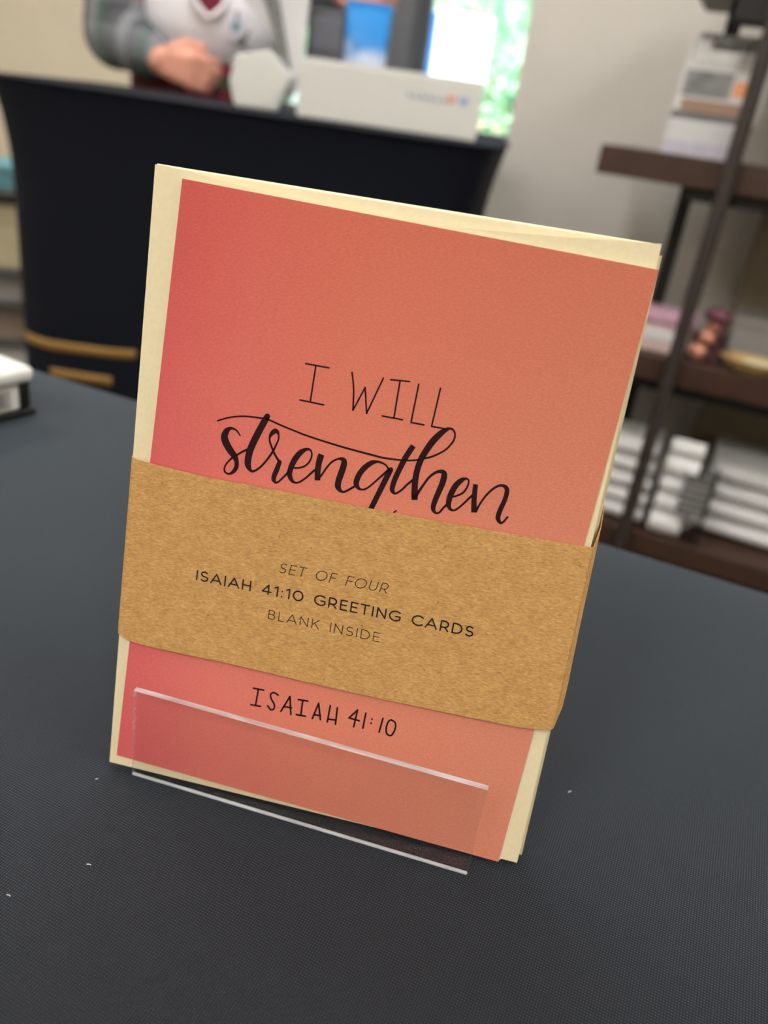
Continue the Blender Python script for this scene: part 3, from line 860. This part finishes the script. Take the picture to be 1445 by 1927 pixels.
# ------------------------------------------------------------------ white carton at the edge of the table
q0, p = at_z(0, 783, TABLE_Z + .004), at_z(40, 773, TABLE_Z + .004)
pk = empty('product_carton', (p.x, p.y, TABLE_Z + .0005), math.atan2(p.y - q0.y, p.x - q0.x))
hb = .0225; dp = .034
m = MB(); m.box((-.14, -.002, 0), (.010, dp + .004, .004)); m.box((.0006, .002, .004), (.009, dp, hb - .002)); m.build('black_base_end', M['black_metal'], pk, bevel=.0015)  # black slab under the carton and black block at its right end
m = MB(); m.box((-.13, 0, .0042), (0, dp, hb)); m.build('body', M['carton'], pk, bevel=.002, seg=3)
m = MB(); m.box((-.133, -.006, hb), (.008, dp + .004, hb + .010)); m.build('lid', M['carton'], pk, bevel=.0045, seg=4)
lab = MB(); lab.box((-.070, -.0004, .0065), (-.007, .0004, hb - .004)); lb = lab.build('barcode_label', M['grey_box'], pk)
rnd = random.Random(3); x = -.066
while x < -.012:
    w = rnd.choice((.0005, .0009, .0013)); mm = MB(); mm.box((x, -.0006, .0085), (x + w, -.0003, hb - .006))
    mm.build('barcode_bar', M['print_dark'], lb); x += w + rnd.choice((.0008, .0013))
tag(pk, 'white lidded carton with a barcode label on the charcoal tablecloth', 'carton')

# ------------------------------------------------------------------ navy counter
CFD = 1.62
def rdir(az):            # world direction at an azimuth measured from the card's frame
    a = math.radians(az); return ROOM @ Vector((math.sin(a), math.cos(a), 0))
cc = ROOM @ Vector((-.541, 1.66, 0))
CZ = 0.902
ctr = empty('reception_counter', (cc.x, cc.y, 0), math.radians(13.5 - 1.0))
def plan(hw, hd, n=72, e=.34):
    out = []
    for k in range(n):
        t = 2 * PI * k / n; c, s = math.cos(t), math.sin(t)
        out.append((hw * math.copysign(abs(c) ** e, c), hd * math.copysign(abs(s) ** e, s)))
    return out
HW, HD = .434, .245
def flare(z):
    k = max(0, (z - .70) / .2); return .026 * k ** 2.2 + .012 * max(0, (.25 - z) / .25)
m = MB(); rows = []
zs = [0.004, .06, .15, .3, .5, .62, .70, .76, .80, .84, .87, .89, .897]
for z in zs: rows.append([(x, y, z) for x, y in plan(HW + flare(z), HD + flare(z) * .7)])
m.grid(rows, close_v=True); m.face(rows[0][::-1]); m.face(rows[-1])
m.build('stretch_cover', M['navy'], ctr, smooth=True)
m = MB(); pl = plan(HW + .031, HD + .024); m.prism(pl, .8975, CZ); m.build('top', M['navy'], ctr, bevel=.002)
def stripe(pxs, thick_px, endcap):
    """gold print following the cover where these pixels look at it"""
    inv = ctr.matrix_world.inverted() if False else Matrix.Translation(-Vector((cc.x, cc.y, 0)))
    rot = Matrix.Rotation(-math.radians(13.5 - 1.0), 3, 'Z')
    m = MB(); rows = []
    for x, y in pxs:
        col = []
        for dy in (-thick_px / 2, thick_px / 2):
            d0 = rot @ ray(x, y + dy); o0 = rot @ (CAM - Vector((cc.x, cc.y, 0)))
            best = None; lo, hi = 0.5, 3.0; k = 0; s = .8
            while s < 2.4:                                   # march to the cover
                q = o0 + d0 * s
                hw, hd = HW + flare(q.z) + .0012, HD + flare(q.z) * .7 + .0012
                if abs(q.x / hw) ** (2 / .34) + abs(q.y / hd) ** (2 / .34) <= 1: best = q; break
                s += .0008
            if best is None: break
            col.append(tuple(best))
        if len(col) == 2: rows.append(col)
    if len(rows) > 1:
        m.grid(rows); o = m.build('gold_stripe', M['gold'], ctr, smooth=True)
        md = o.modifiers.new('thick', 'SOLIDIFY'); md.thickness = .0015; md.offset = 0
stripe(bez([(44, 628), (60, 638), (95, 649), (150, 657), (205, 664), (255, 668)], 6), 17, True)
stripe(bez([(95, 700), (130, 706), (170, 712), (210, 718)], 5), 16, True)
tag(ctr, 'navy fabric-covered counter with gold stripes behind the card table', 'counter')

# --- white carton with a small logo on the counter
def on_counter(px, dist, name, rz=0.0):
    d = ray(px, 250); d = Vector((d.x, d.y, 0)).normalized() * dist
    return empty(name, (d.x, d.y, CZ + .0005), rz)
a0, a1 = at_d(554, 250, 1.588), at_d(897, 250, 1.555)
wb = empty('shipping_carton', (a0.x, a0.y, CZ + .0005), math.atan2(a1.y - a0.y, a1.x - a0.x))
wL = math.hypot(a1.x - a0.x, a1.y - a0.y); hB = at_d(720, 127, 1.55).z - CZ
m = MB(); m.box((0, 0, 0), (wL, .11, hB - .004)); m.build('body', M['carton'], wb, bevel=.003)
m = MB(); m.box((.001, .001, hB - .004), (wL - .001, .054, hB)); m.build('flap', M['carton'], wb, bevel=.001)
m = MB(); m.box((.001, .057, hB - .004), (wL - .001, .109, hB)); m.build('flap', M['carton'], wb, bevel=.001)
lx0, lx1, lz0, lz1 = wL * .60, wL * .97, hB * .58, hB * .70
rnd = random.Random(5); x = lx0; i = 0
lg = MB()
while x < lx0 + (lx1 - lx0) * .55:
    w = rnd.uniform(.006, .011); h = rnd.choice((.7, .7, 1.0))
    lg.box((x, -.0006, lz0), (x + w * .3, .0003, lz0 + (lz1 - lz0) * h)); lg.box((x + w * .3, -.0006, lz0), (x + w, .0003, lz0 + .004)); x += w + .003
lg.build('logo_wordmark', M['ink_grey'], wb)
def heart(cx_, cz_, r):
    return [(cx_ + r * .062 * 16 * math.sin(t) ** 3, cz_ + r * .062 * (13 * math.cos(t) - 5 * math.cos(2*t) - 2 * math.cos(3*t) - math.cos(4*t))) for t in [2*PI*k/24 for k in range(24)]]
xx = lx0 + (lx1 - lx0) * .64
for cx_, mt in ((xx, M['ink_red']), (xx + .021, M['ink_blue'])):
    m = MB(); m.prism(heart(cx_, (lz0 + lz1) / 2, .0085), -.0007, .0003, to=lambda x, y, z: (x, z, y)); m.build('logo_mark', mt, wb, recalc=True)
tag(wb, 'low white carton with a small grey, red and blue logo on the navy counter', 'carton')

# --- card terminal, pouch
t = on_counter(598, 1.76, 'card_terminal', math.radians(24))
ht = at_d(605, 15, 1.76).z - CZ
to = lambda x, y, z: (z, x, y)
m = MB(); m.prism([(-.03, 0), (.05, 0), (.045, ht * .35), (.02, ht), (.0, ht), (-.02, ht * .3)], -.035, .035, to=to); m.build('body', M['terminal'], t, bevel=.006, seg=3, recalc=True)
m = MB(); m.box((-.030, -.012, ht * .62), (.030, -.004, ht * .92)); m.build('screen', M['screen'], t, bevel=.002)
for r in range(3):
    for c in range(3):
        m = MB(); m.box((-.026 + c * .019, -.021 + r * .003, ht * .33 + r * .016), (-.012 + c * .019, -.008 + r * .003, ht * .33 + r * .016 + .011)); m.build('key', M['screen'], t, bevel=.001)
tag(t, 'black wedge-shaped card terminal behind the white carton on the counter', 'card terminal')

t = on_counter(671, 1.84, 'stand_up_pouch', math.radians(20))
hp = at_d(670, 12, 1.84).z - CZ; hw = .045
m = MB(); rows = []
for k in range(15):
    z = hp * k / 14; d = .03 * (1 - (k / 14) ** 2) + .001; w = hw * (1 - .04 * math.sin(PI * k / 14))
    rows.append([(w * math.copysign(abs(math.cos(a)) ** .5, math.cos(a)), d * math.copysign(abs(math.sin(a)) ** .8, math.sin(a)), z) for a in [2*PI*j/32 for j in range(32)]])
m.grid(rows, close_v=True); m.face(rows[0][::-1]); m.face(rows[-1]); m.build('body', M['pouch'], t, smooth=True)
m = MB(); m.box((-hw, -.0015, hp - .002), (hw, .0015, hp + .010)); m.build('top_seal', M['pouch'], t)
tag(t, 'blue and white stand-up pouch behind the white carton on the counter', 'pouch')

# --- grey column by the window
p = at_d(750, 200, 3.05)
m = MB(); m.lathe([(.088, 0), (.088, .02), (.075, .03), (.075, 2.70), (.088, 2.72), (.088, ZC)], (0, 0, 0), 32)
o = m.build('trim_1', M['frame_grey'], smooth=True); o.location = (p.x, p.y, 0); o['kind'] = 'structure'

# --- white tabletop tablet stand in front of the person
t = on_counter(490, 1.70, 'tablet_stand', math.radians(26))
k = 1.70 / 1640
pent = [(-.050, 0), (.030, 0), (.052, .062), (.010, .098), (-.052, .082), (-.060, .04)]
m = MB(); m.prism(pent, -.012, .012, to=lambda x, y, z: (x, z, y)); m.build('foot', M['carton'], t, bevel=.004, recalc=True)
m = MB(); m.prism([(-.052, .18), (.034, .30), (.078, .30), (.066, .05), (.045, .012), (.03, .05), (.022, .11)], .015, .030, to=lambda x, y, z: (x, z, y)); m.build('white_panel', M['book_paper'], t, bevel=.002, recalc=True)
m = MB(); m.prism([(-.028, .235), (.002, .245), (.048, .07), (.028, .085)], .008, .0145, to=lambda x, y, z: (x, z, y)); m.build('grey_arm', M['print_grey'], t, bevel=.002, recalc=True)
m = MB(); m.prism([(-.030, .205), (-.004, .210), (-.008, .235), (-.032, .232)], .001, .0075, to=lambda x, y, z: (x, z, y)); m.build('black_clamp', M['black_metal'], t, bevel=.001, recalc=True)
m = MB(); m.prism([(-.058, .10), (-.03, .125), (-.04, .10), (-.022, .088)], .008, .02, to=lambda x, y, z: (x, z, y)); m.build('grey_clip', M['print_dark'], t, bevel=.001, recalc=True)
tag(t, 'white and grey tablet stand on the counter beside the clasped hand', 'tablet stand')

# ------------------------------------------------------------------ person behind the counter
def fuse(name, mb, mat, parent, voxel, smooth_it=6):
    o = mb.build(name, mat, parent, smooth=True)
    md = o.modifiers.new('fuse', 'REMESH'); md.mode = 'VOXEL'; md.voxel_size = voxel; md.use_smooth_shade = True
    md = o.modifiers.new('soft', 'SMOOTH'); md.factor = .5; md.iterations = smooth_it
    return o
ctrp = at_d(395, 100, 2.33)
PX, PY = ctrp.x, ctrp.y
fwd = Vector((-PX, -PY, 0)).normalized(); rgt = Vector((0, 0, 1)).cross(fwd) * -1   # rgt: towards picture right... set below
rgt = Vector((RW.col[0].x, RW.col[0].y, 0)); rgt = (rgt - fwd * rgt.dot(fwd)).normalized()
def bp(r, f, z):                      # body point: metres to picture right, towards counter, height
    return Vector((PX, PY, 0)) + rgt * r + fwd * f + Vector((0, 0, z))
elbR, wrR, hdR = at_d(222, 62, 2.27), at_d(298, 112, 2.12), at_d(385, 142, 2.06)
shR, shL = bp(-.185, 0, 1.40), bp(.185, 0, 1.40)
elbL, wrL, hdL = at_d(590, -25, 2.22), at_d(640, -18, 2.08), at_d(672, -10, 2.03)
body = MB()
pel, waist, chest, neck, head = bp(0, 0, .93), bp(0, 0, 1.06), bp(0, 0, 1.28), bp(0, .01, 1.45), bp(0, .03, 1.60)
body.capsule(pel, waist, .135, .12); body.capsule(waist, chest, .12, .135); body.capsule(bp(-.1, 0, 1.34), bp(.1, 0, 1.34), .09, .09)
body.capsule(bp(0, 0, 1.36), neck, .06, .052); body.capsule(neck, bp(0, .02, 1.54), .052, .06)
body.ellipsoid(head, (.078, .092, .112)); body.ellipsoid(bp(0, .105, 1.59), (.016, .016, .022), 8, 10)
body.ellipsoid(bp(0, .085, 1.53), (.045, .045, .035), 8, 12)
for s in (-1, 1):
    body.ellipsoid(bp(s * .079, .02, 1.595), (.014, .014, .03), 8, 10)
    body.capsule(bp(s * .09, 0, .90), bp(s * .10, .01, .48), .085, .056); body.capsule(bp(s * .10, .01, .48), bp(s * .10, -.01, .09), .055, .038)
    body.capsule(bp(s * .10, -.02, .05), bp(s * .115, .13, .035), .04, .03)
for sh, el, wr in ((shR, elbR, wrR), (shL, elbL, wrL)):
    body.capsule(sh, el, .05, .042); body.capsule(el, wr, .042, .030)
def hand(wr, hd, up, curl):
    ax = (hd - wr).normalized(); side = ax.cross(up).normalized(); up = side.cross(ax).normalized()
    kn = wr + ax * .085                                # knuckle line
    for j in (-1.2, -.4, .4, 1.2): body.capsule(wr + ax * .012 + up * (j * .010), kn + up * (j * .019), .019, .014)
    for j, ln in ((1.5, .036), (.5, .042), (-.5, .039), (-1.5, .030)):
        k0 = kn + up * (j * .019); k1 = k0 + (ax * .75 + side * curl * .6) * ln; k2 = k1 + (ax * .05 + side * curl) * ln * .8; k3 = k2 + (-ax * .75 + side * curl * .5) * ln * .6
        body.capsule(k0, k1, .0115, .0105); body.capsule(k1, k2, .0105, .0095); body.capsule(k2, k3, .0095, .0085)
    t0 = wr + ax * .03 + up * .028; t1 = t0 + ax * .028 + up * .020 + side * curl * .012; t2 = t1 + ax * .03 + side * curl * .022
    body.capsule(t0, t1, .015, .0125); body.capsule(t1, t2, .0125, .010)
hand(wrR, hdR, Vector((0, 0, 1)), -1)
hand(wrL, hdL, Vector((0, 0, 1)), -1)
# the other hand's fist pressed against it reads as clasped: bend of the palm heel
person = fuse('person', body, M['skin'], None, .0055, 2)
tag(person, 'person in a white top with grey plaid sleeves standing behind the navy counter', 'person')
sw = MB()
sw.capsule(bp(0, 0, .99), waist, .155, .15); sw.capsule(waist, chest, .15, .158); sw.capsule(bp(-.11, 0, 1.35), bp(.11, 0, 1.35), .10, .10)
sw.ellipsoid(bp(0, .02, 1.08), (.19, .17, .17))
fuse('white_sweater', sw, M['white_knit'], person, .009)
for sh, el, wr in ((shR, elbR, wrR), (shL, elbL, wrL)):
    sl = MB(); w2 = el + (wr - el) * .82
    sl.capsule(sh, el, .072, .078); sl.capsule(el, w2, .074, .05)
    fuse('sleeve', sl, M['plaid'], person, .008)
# deep V of a dark red shirt in the white sweater, running up to the neck
vb = at_d(393, 34, 2.135); vr = (vb - bp(0, 0, 0)).dot(rgt); vz = vb.z
VZ = [(vz, .001, .196), (vz + .012, .018, .197), (vz + .028, .032, .196), (vz + .09, .042, .188), (vz + .17, .050, .172), (vz + .25, .058, .160), (vz + .31, .064, .128), (vz + .345, .066, .098)]
def vpt(k, s, off):
    z, h, f = VZ[k]; r = vr * (1 - k / 7) + s * h
    return bp(r, f - r * r / .36 + off, z)
m = MB(); m.grid([[vpt(k, s, .004) for s in (-1, -.5, 0, .5, 1)] for k in range(8)]); o = m.build('red_shirt_front', M['dark_red'], person, smooth=True)
md = o.modifiers.new('thick', 'SOLIDIFY'); md.thickness = .012; md.offset = 0
m = MB(); m.tube([vpt(k, -1, .006) for k in range(7, 0, -1)] + [vpt(0, 0, .006)] + [vpt(k, 1, .006) for k in range(1, 8)], .008, 8); m.build('collar_trim', M['white_knit'], person, smooth=True)
tr = MB()
tr.capsule(bp(0, 0, .97), bp(0, 0, .90), .162, .155)
for s in (-1, 1): tr.capsule(bp(s * .085, 0, .90), bp(s * .10, .01, .48), .105, .078); tr.capsule(bp(s * .10, .01, .48), bp(s * .10, -.01, .10), .076, .062)
fuse('tartan_trousers', tr, M['tartan'], person, .009)
tp = MB(); a = at_d(258, 146, 2.20); b = at_d(330, 160, 2.20); tp.capsule(a, b, .017, .015); fuse('tartan_cuff', tp, M['tartan'], person, .005)
hr = MB(); hr.ellipsoid(bp(0, .005, 1.645), (.092, .098, .085)); hr.capsule(bp(0, -.05, 1.62), bp(0, -.06, 1.47), .075, .055); fuse('hair', hr, M['hair'], person, .008)
for s in (-1, 1):
    e = MB(); e.ellipsoid(bp(s * .032, .112, 1.605), (.011, .011, .008), 8, 10); e.build('eye', M['shoe'], person, smooth=True)
    sh = MB(); sh.capsule(bp(s * .10, -.03, .05), bp(s * .115, .15, .042), .048, .04); fuse('shoe', sh, M['shoe'], person, .008)
m = MB(); m.tube([bp(-.022, .117, 1.538), bp(0, .127, 1.535), bp(.022, .117, 1.538)], [.002, .004, .002], 8); m.build('mouth', M['lip'], person, smooth=True)
p = at_d(444, 52, 2.125)
bd = empty('name_badge', p, math.radians(24))
m = MB(); m.box((-.014, -.001, -.026), (.014, .001, .010)); m.build('badge', M['lilac'], bd, bevel=.001)
m = MB(); m.box((-.010, -.0018, -.006), (.010, -.0008, .008)); m.build('badge_photo', M['teal_box'], bd)
m = MB(); m.tube([(0, 0, .008), (0, .004, .022), (0, .010, .032)], .003, 8); m.build('clip', M['frame_grey'], bd)
tag(bd, 'small name badge hanging in front of the white top', 'badge')

# ------------------------------------------------------------------ dark shelving on the right
SY = 1.518
sh = empty('shelving_unit', (0, SY, 0))
def shx(az): return math.tan(math.radians(az - 13.5))
X0 = -.278; X1 = 1.05; DEP = .33
zt = [CAM_H - .015, CAM_H - .340, CAM_H - .680, .06]
for z, xa in ((zt[0], X0), (zt[1], X0), (zt[2], X0), (zt[3] + .03, X0)):
    m = MB(); m.box((xa, 0, z - .045), (X1, DEP, z)); m.build('shelf_board', M['board'], sh, bevel=.002)
z0 = CAM_H + .225
m = MB(); m.box((-.205, .0, z0), (X1, DEP, z0 + .045)); m.build('shelf_board', M['board'], sh, bevel=.002)
for x in (-.137, .56):
    m = MB(); m.box((x - .012, .170, .001), (x + .012, .194, z0 + .4)); m.build('black_upright', M['black_metal'], sh, bevel=.002)
for z in zt[:2]:
    m = MB(); m.box((-.126, .020, z - .066), (X1, .046, z - .0452)); m.build('black_rail', M['black_metal'], sh)
m = MB(); m.box((-.126, .0, z0 - .05), (-.04, .046, z0)); m.build('black_bracket', M['black_metal'], sh, bevel=.004)
m = MB(); m.tube([(-.066, -.014, 0.001), (-.066, -.014, 1.75)], .0125, 16); m.build('round_post', M['post_brown'], sh, smooth=True)
m = MB(); m.box((.0, DEP + .01, .09), (X1, DEP + .03, z0 + .4)); m.build('back_panel', M['taupe_panel'], sh)
tag(sh, 'dark walnut shelving with black uprights and a round front post', 'shelving')

def on_shelf(px, level, dy, name, rz=0.0):
    z = zt[level]; d = ray(px, 500); y = SY + dy
    # x where the column of this azimuth meets the shelf depth
    zz = z - CAM_H; best = None
    # solve pixel row so that the point lies on the shelf surface at depth y
    lo, hi = -400.0, 1900.0
    for _ in range(50):
        mid = (lo + hi) / 2; q = at_y(px, mid, y)
        if q.z > z: lo = mid
        else: hi = mid
    q = at_y(px, (lo + hi) / 2, y)
    return empty(name, (q.x, y, z + .0006), rz)
PXM = lambda y: y / 1560          # metres per picture pixel near that depth
# shelf 1: pale boxed book on a stack of papers
t = on_shelf(1318, 0, .025, 'paper_stack')
for k in range(5):
    m = MB(); m.box((-.064 + .002 * (k % 2), -.02, k * .0105), (.062 - .003 * (k % 3), .11, k * .0105 + .0095)); m.build('sheet_bundle', M['lilac'] if k in (0, 1) else M['book_paper'], t, bevel=.001)
tag(t, 'short stack of pale paper bundles on the top walnut shelf', 'paper stack')
bk = empty('boxed_book', (t.location.x - .002, t.location.y, t.location.z + .0525))
lean_t = lambda x, y, z: (x, y + z * .22, z)
m = MB()
H = at_y(1350, 82, SY + .1).z - bk.location.z
def lbox(mb, lo, hi):
    n = len(mb.v); mb.box(lo, hi)
    for i in range(n, len(mb.v)): mb.v[i] = lean_t(*mb.v[i])
lbox(m, (-.062, 0, 0), (.070, .045, H)); m.build('cover', M['book_cover'], bk, bevel=.002)
for lo, hi, mt, nm in (((-.052, .012), (.066, .03), M['print_brown'], 'cover_band'), ((-.056, .035), (.018, .072), M['print_grey'], 'cover_picture'),
                       ((.022, .04), (.056, .062), M['orange'], 'cover_picture'), ((-.062, .0), (.066, .012), M['print_dark'], 'cover_band'),
                       ((.02, .075), (.066, .108), M['grey_box'], 'cover_panel'), ((-.050, .125), (.066, .142), M['print_grey'], 'cover_title'), ((-.03, H - .014), (.068, H - .002), M['print_dark'], 'cover_band')):
    m = MB(); lbox(m, (lo[0], -.0012, lo[1]), (hi[0], .0003, min(hi[1], H - .001))); m.build(nm, mt, bk)
for k, x in enumerate((-.046, -.034, -.022, -.010, .002, .012)):
    m = MB(); lbox(m, (x, -.0012, .088), (x + .007, .0003, .116)); m.build('cover_letter', M['white_towel'], bk)
tag(bk, 'pale boxed book with grey picture and orange patch, leaning on the paper stack', 'book')
# shelf 2
t = on_shelf(1245, 1, .03, 'gift_box')
m = MB(); m.box((-.062, 0, 0), (.038, .09, .050)); m.build('body', M['pink_box'], t, bevel=.003)
m = MB(); m.box((-.066, -.004, .050), (.042, .094, .068)); m.build('lid', M['mauve'], t, bevel=.003)
m = MB(); m.box((-.062, -.002, .022), (.038, .0005, .040)); m.build('white_label', M['white_towel'], t)
tag(t, 'pink floral gift box with a mauve lid on the middle walnut shelf', 'box')
t = on_shelf(1311, 1, .03, 'beaded_ornament')
for k, (z, r, x) in enumerate(((.017, .0165, -.004), (.044, .015, .004), (.066, .013, .010))):
    m = MB(); m.ellipsoid((x, 0, z), (r, r, r * .95)); m.build('copper_bead', M['copper'], t, smooth=True)
m = MB(); m.lathe([(.006, .074), (.021, .076), (.023, .088), (.010, .096), (.002, .098)], (.012, 0, 0)); m.build('plum_cap', M['plum'], t, smooth=True)
m = MB(); m.box((.022, -.008, .0), (.028, .012, .082)); m.build('dark_backing', M['plum'], t, bevel=.002)
tag(t, 'copper bead ornament with a plum cap on the middle walnut shelf', 'ornament')
t = on_shelf(1408, 1, .03, 'gold_dish')
m = MB(); rows = []
for k, (r, z) in enumerate(((.025, 0), (.042, .006), (.055, .022), (.057, .024), (.052, .022), (.038, .010), (.017, .006))): rows.append([(r * math.cos(2*PI*j/32), r * .7 * math.sin(2*PI*j/32), z) for j in range(32)])
m.grid(rows, close_v=True); m.face(rows[0][::-1]); m.face(rows[-1]); m.build('bowl', M['gold_dish'], t, smooth=True)
m = MB(); m.ellipsoid((.01, 0, .016), (.030, .020, .010)); m.build('white_soap', M['cream_box'], t, smooth=True)
tag(t, 'oval gold dish holding a white soap on the middle walnut shelf', 'dish')
t = on_shelf(1420, 1, .14, 'long_grey_box')
m = MB(); m.box((-.055, 0, 0), (.16, .1, .058)); m.build('body', M['grey_box'], t, bevel=.004)
m = MB(); m.box((-.058, -.003, .058), (.163, .103, .074)); m.build('lid', M['grey_box'], t, bevel=.003)
tag(t, 'long pale grey lidded box behind the gold dish', 'box')
# shelf 3: folded white linen
def folded(w, d, h, name='folded_towel'):
    m = MB(); n = 16; rows = []
    for i in range(9):
        x = -w / 2 + w * i / 8; e = 1 - .05 * (2 * abs(i / 8 - .5)) ** 3
        rows.append([(x, -d / 2 * e * math.copysign(abs(math.cos(a)) ** .3, math.cos(a)), h / 2 + h / 2 * math.sin(a) * (1 - .12 * (abs(i / 8 - .5) * 2) ** 4)) for a in [2*PI*k/n for k in range(n)]])
    m.grid(rows, close_v=True); m.face(rows[0][::-1]); m.face(rows[-1])
    o = m.build(name, M['white_towel'], None, smooth=True, recalc=True)
    return o
def pile(px, dy, w, d, hs, where, rz=0.0):
    e = on_shelf(px, 2, dy, 'tmp'); x, y, z = e.location; bpy.data.objects.remove(e)
    names = ('bottom', 'second', 'third', 'fourth', 'fifth', 'sixth')
    for k, h in enumerate(hs):
        o = folded(w - .004 * k, d, h); o.location = (x + random.uniform(-.002, .002), y, z); z += h * 1.0
        o.rotation_euler = (0, 0, rz + random.uniform(-.03, .03))
        tag(o, '%s folded white towel of the pile %s' % ('topmost' if k == len(hs) - 1 else names[k] + ' lowest' if k else 'lowest', where), 'towel', 'white towels ' + where)
pile(1159, .095, .120, .13, (.033, .032, .034, .033, .036), 'left of the round shelf post')
pile(1420, .185, .25, .22, (.038, .037, .036, .042), 'right of the striped tag')
t = on_shelf(1245, 2, .032, 'rolled_towel_set')
z = 0
for k, r in enumerate((.0235, .020, .0185, .021, .0165)):
    m = MB(); m.tube([(-.030, 0, z + r), (0, 0, z + r), (.030, 0, z + r)], [r * .96, r, r * .96], 18)
    m.build('roll', M['white_towel'], t, smooth=True, bevel=.003); z += r * 1.93
m = MB(); m.box((.012, -.030, .058), (.060, -.024, .138)); lb = m.build('striped_tag', M['print_dark'], t, bevel=.001)
for k in range(5):
    m = MB(); m.box((.014, -.0306, .064 + k * .014), (.058, -.0298, .068 + k * .014)); m.build('tag_stripe', M['grey_box'], lb)
m = MB(); q = [(.034 + .009 * math.cos(2*PI*j/20), -.033, .045 + .009 * math.sin(2*PI*j/20)) for j in range(21)]; m.tube(q, .0014, 8); m.build('metal_ring', M['grey_box'], lb, smooth=True)
m = MB(); m.box((.060, -.026, .0), (.066, .02, .150)); m.build('black_strap', M['black_metal'], t)
tag(t, 'stack of rolled white towels with a striped tag and metal ring', 'towel rolls')

# ------------------------------------------------------------------ low display rack at the far left
p = at_d(-40, 400, 2.35)
rk = empty('display_rack', (p.x, p.y, 0), math.radians(40))
for x in (-.24, .16):
    for y in (-.12, .12):
        m = MB(); m.tube([(x, y, 0.001), (x, y, .70)], .008, 10); m.build('upright', M['frame_grey'], rk, smooth=True)
levels = [.15, .28, .38, .46, .645]
for z in levels:
    m = MB(); m.box((-.25, -.13, z - .012), (.17, .13, z)); m.build('shelf', M['print_dark'], rk, bevel=.001)
tag(rk, 'low grey display rack beside the navy counter', 'rack')
rm = Matrix.Rotation(math.radians(40), 3, 'Z')
for (x, z, w, h, mt, nm, lab) in ((.03, .15, .26, .108, 'white_towel', 'storage_box', 'white box on the bottom shelf of the display rack'),
                             (.03, .28, .24, .085, 'taupe_box', 'storage_box', 'taupe box on the rack shelf under the pale grey box'), (.03, .38, .26, .058, 'grey_box', 'storage_box', 'pale grey box on the rack shelf under the cream box'),
                             (.02, .46, .23, .150, 'cream_box', 'storage_box', 'cream box on the rack shelf under the teal box'), (.02, .645, .22, .05, 'teal_box', 'storage_box', 'small teal box on top of the display rack')):
    q = rm @ Vector((x, 0, 0)); b = empty(nm, (p.x + q.x, p.y + q.y, z + .0005), math.radians(40))
    m = MB(); m.box((-w / 2, -.1, 0), (w / 2, .1, h * .72)); m.build('body', M[mt], b, bevel=.003)
    m = MB(); m.box((-w / 2 - .003, -.103, h * .72), (w / 2 + .003, .103, h)); m.build('lid', M[mt], b, bevel=.003)
    tag(b, lab, 'box')
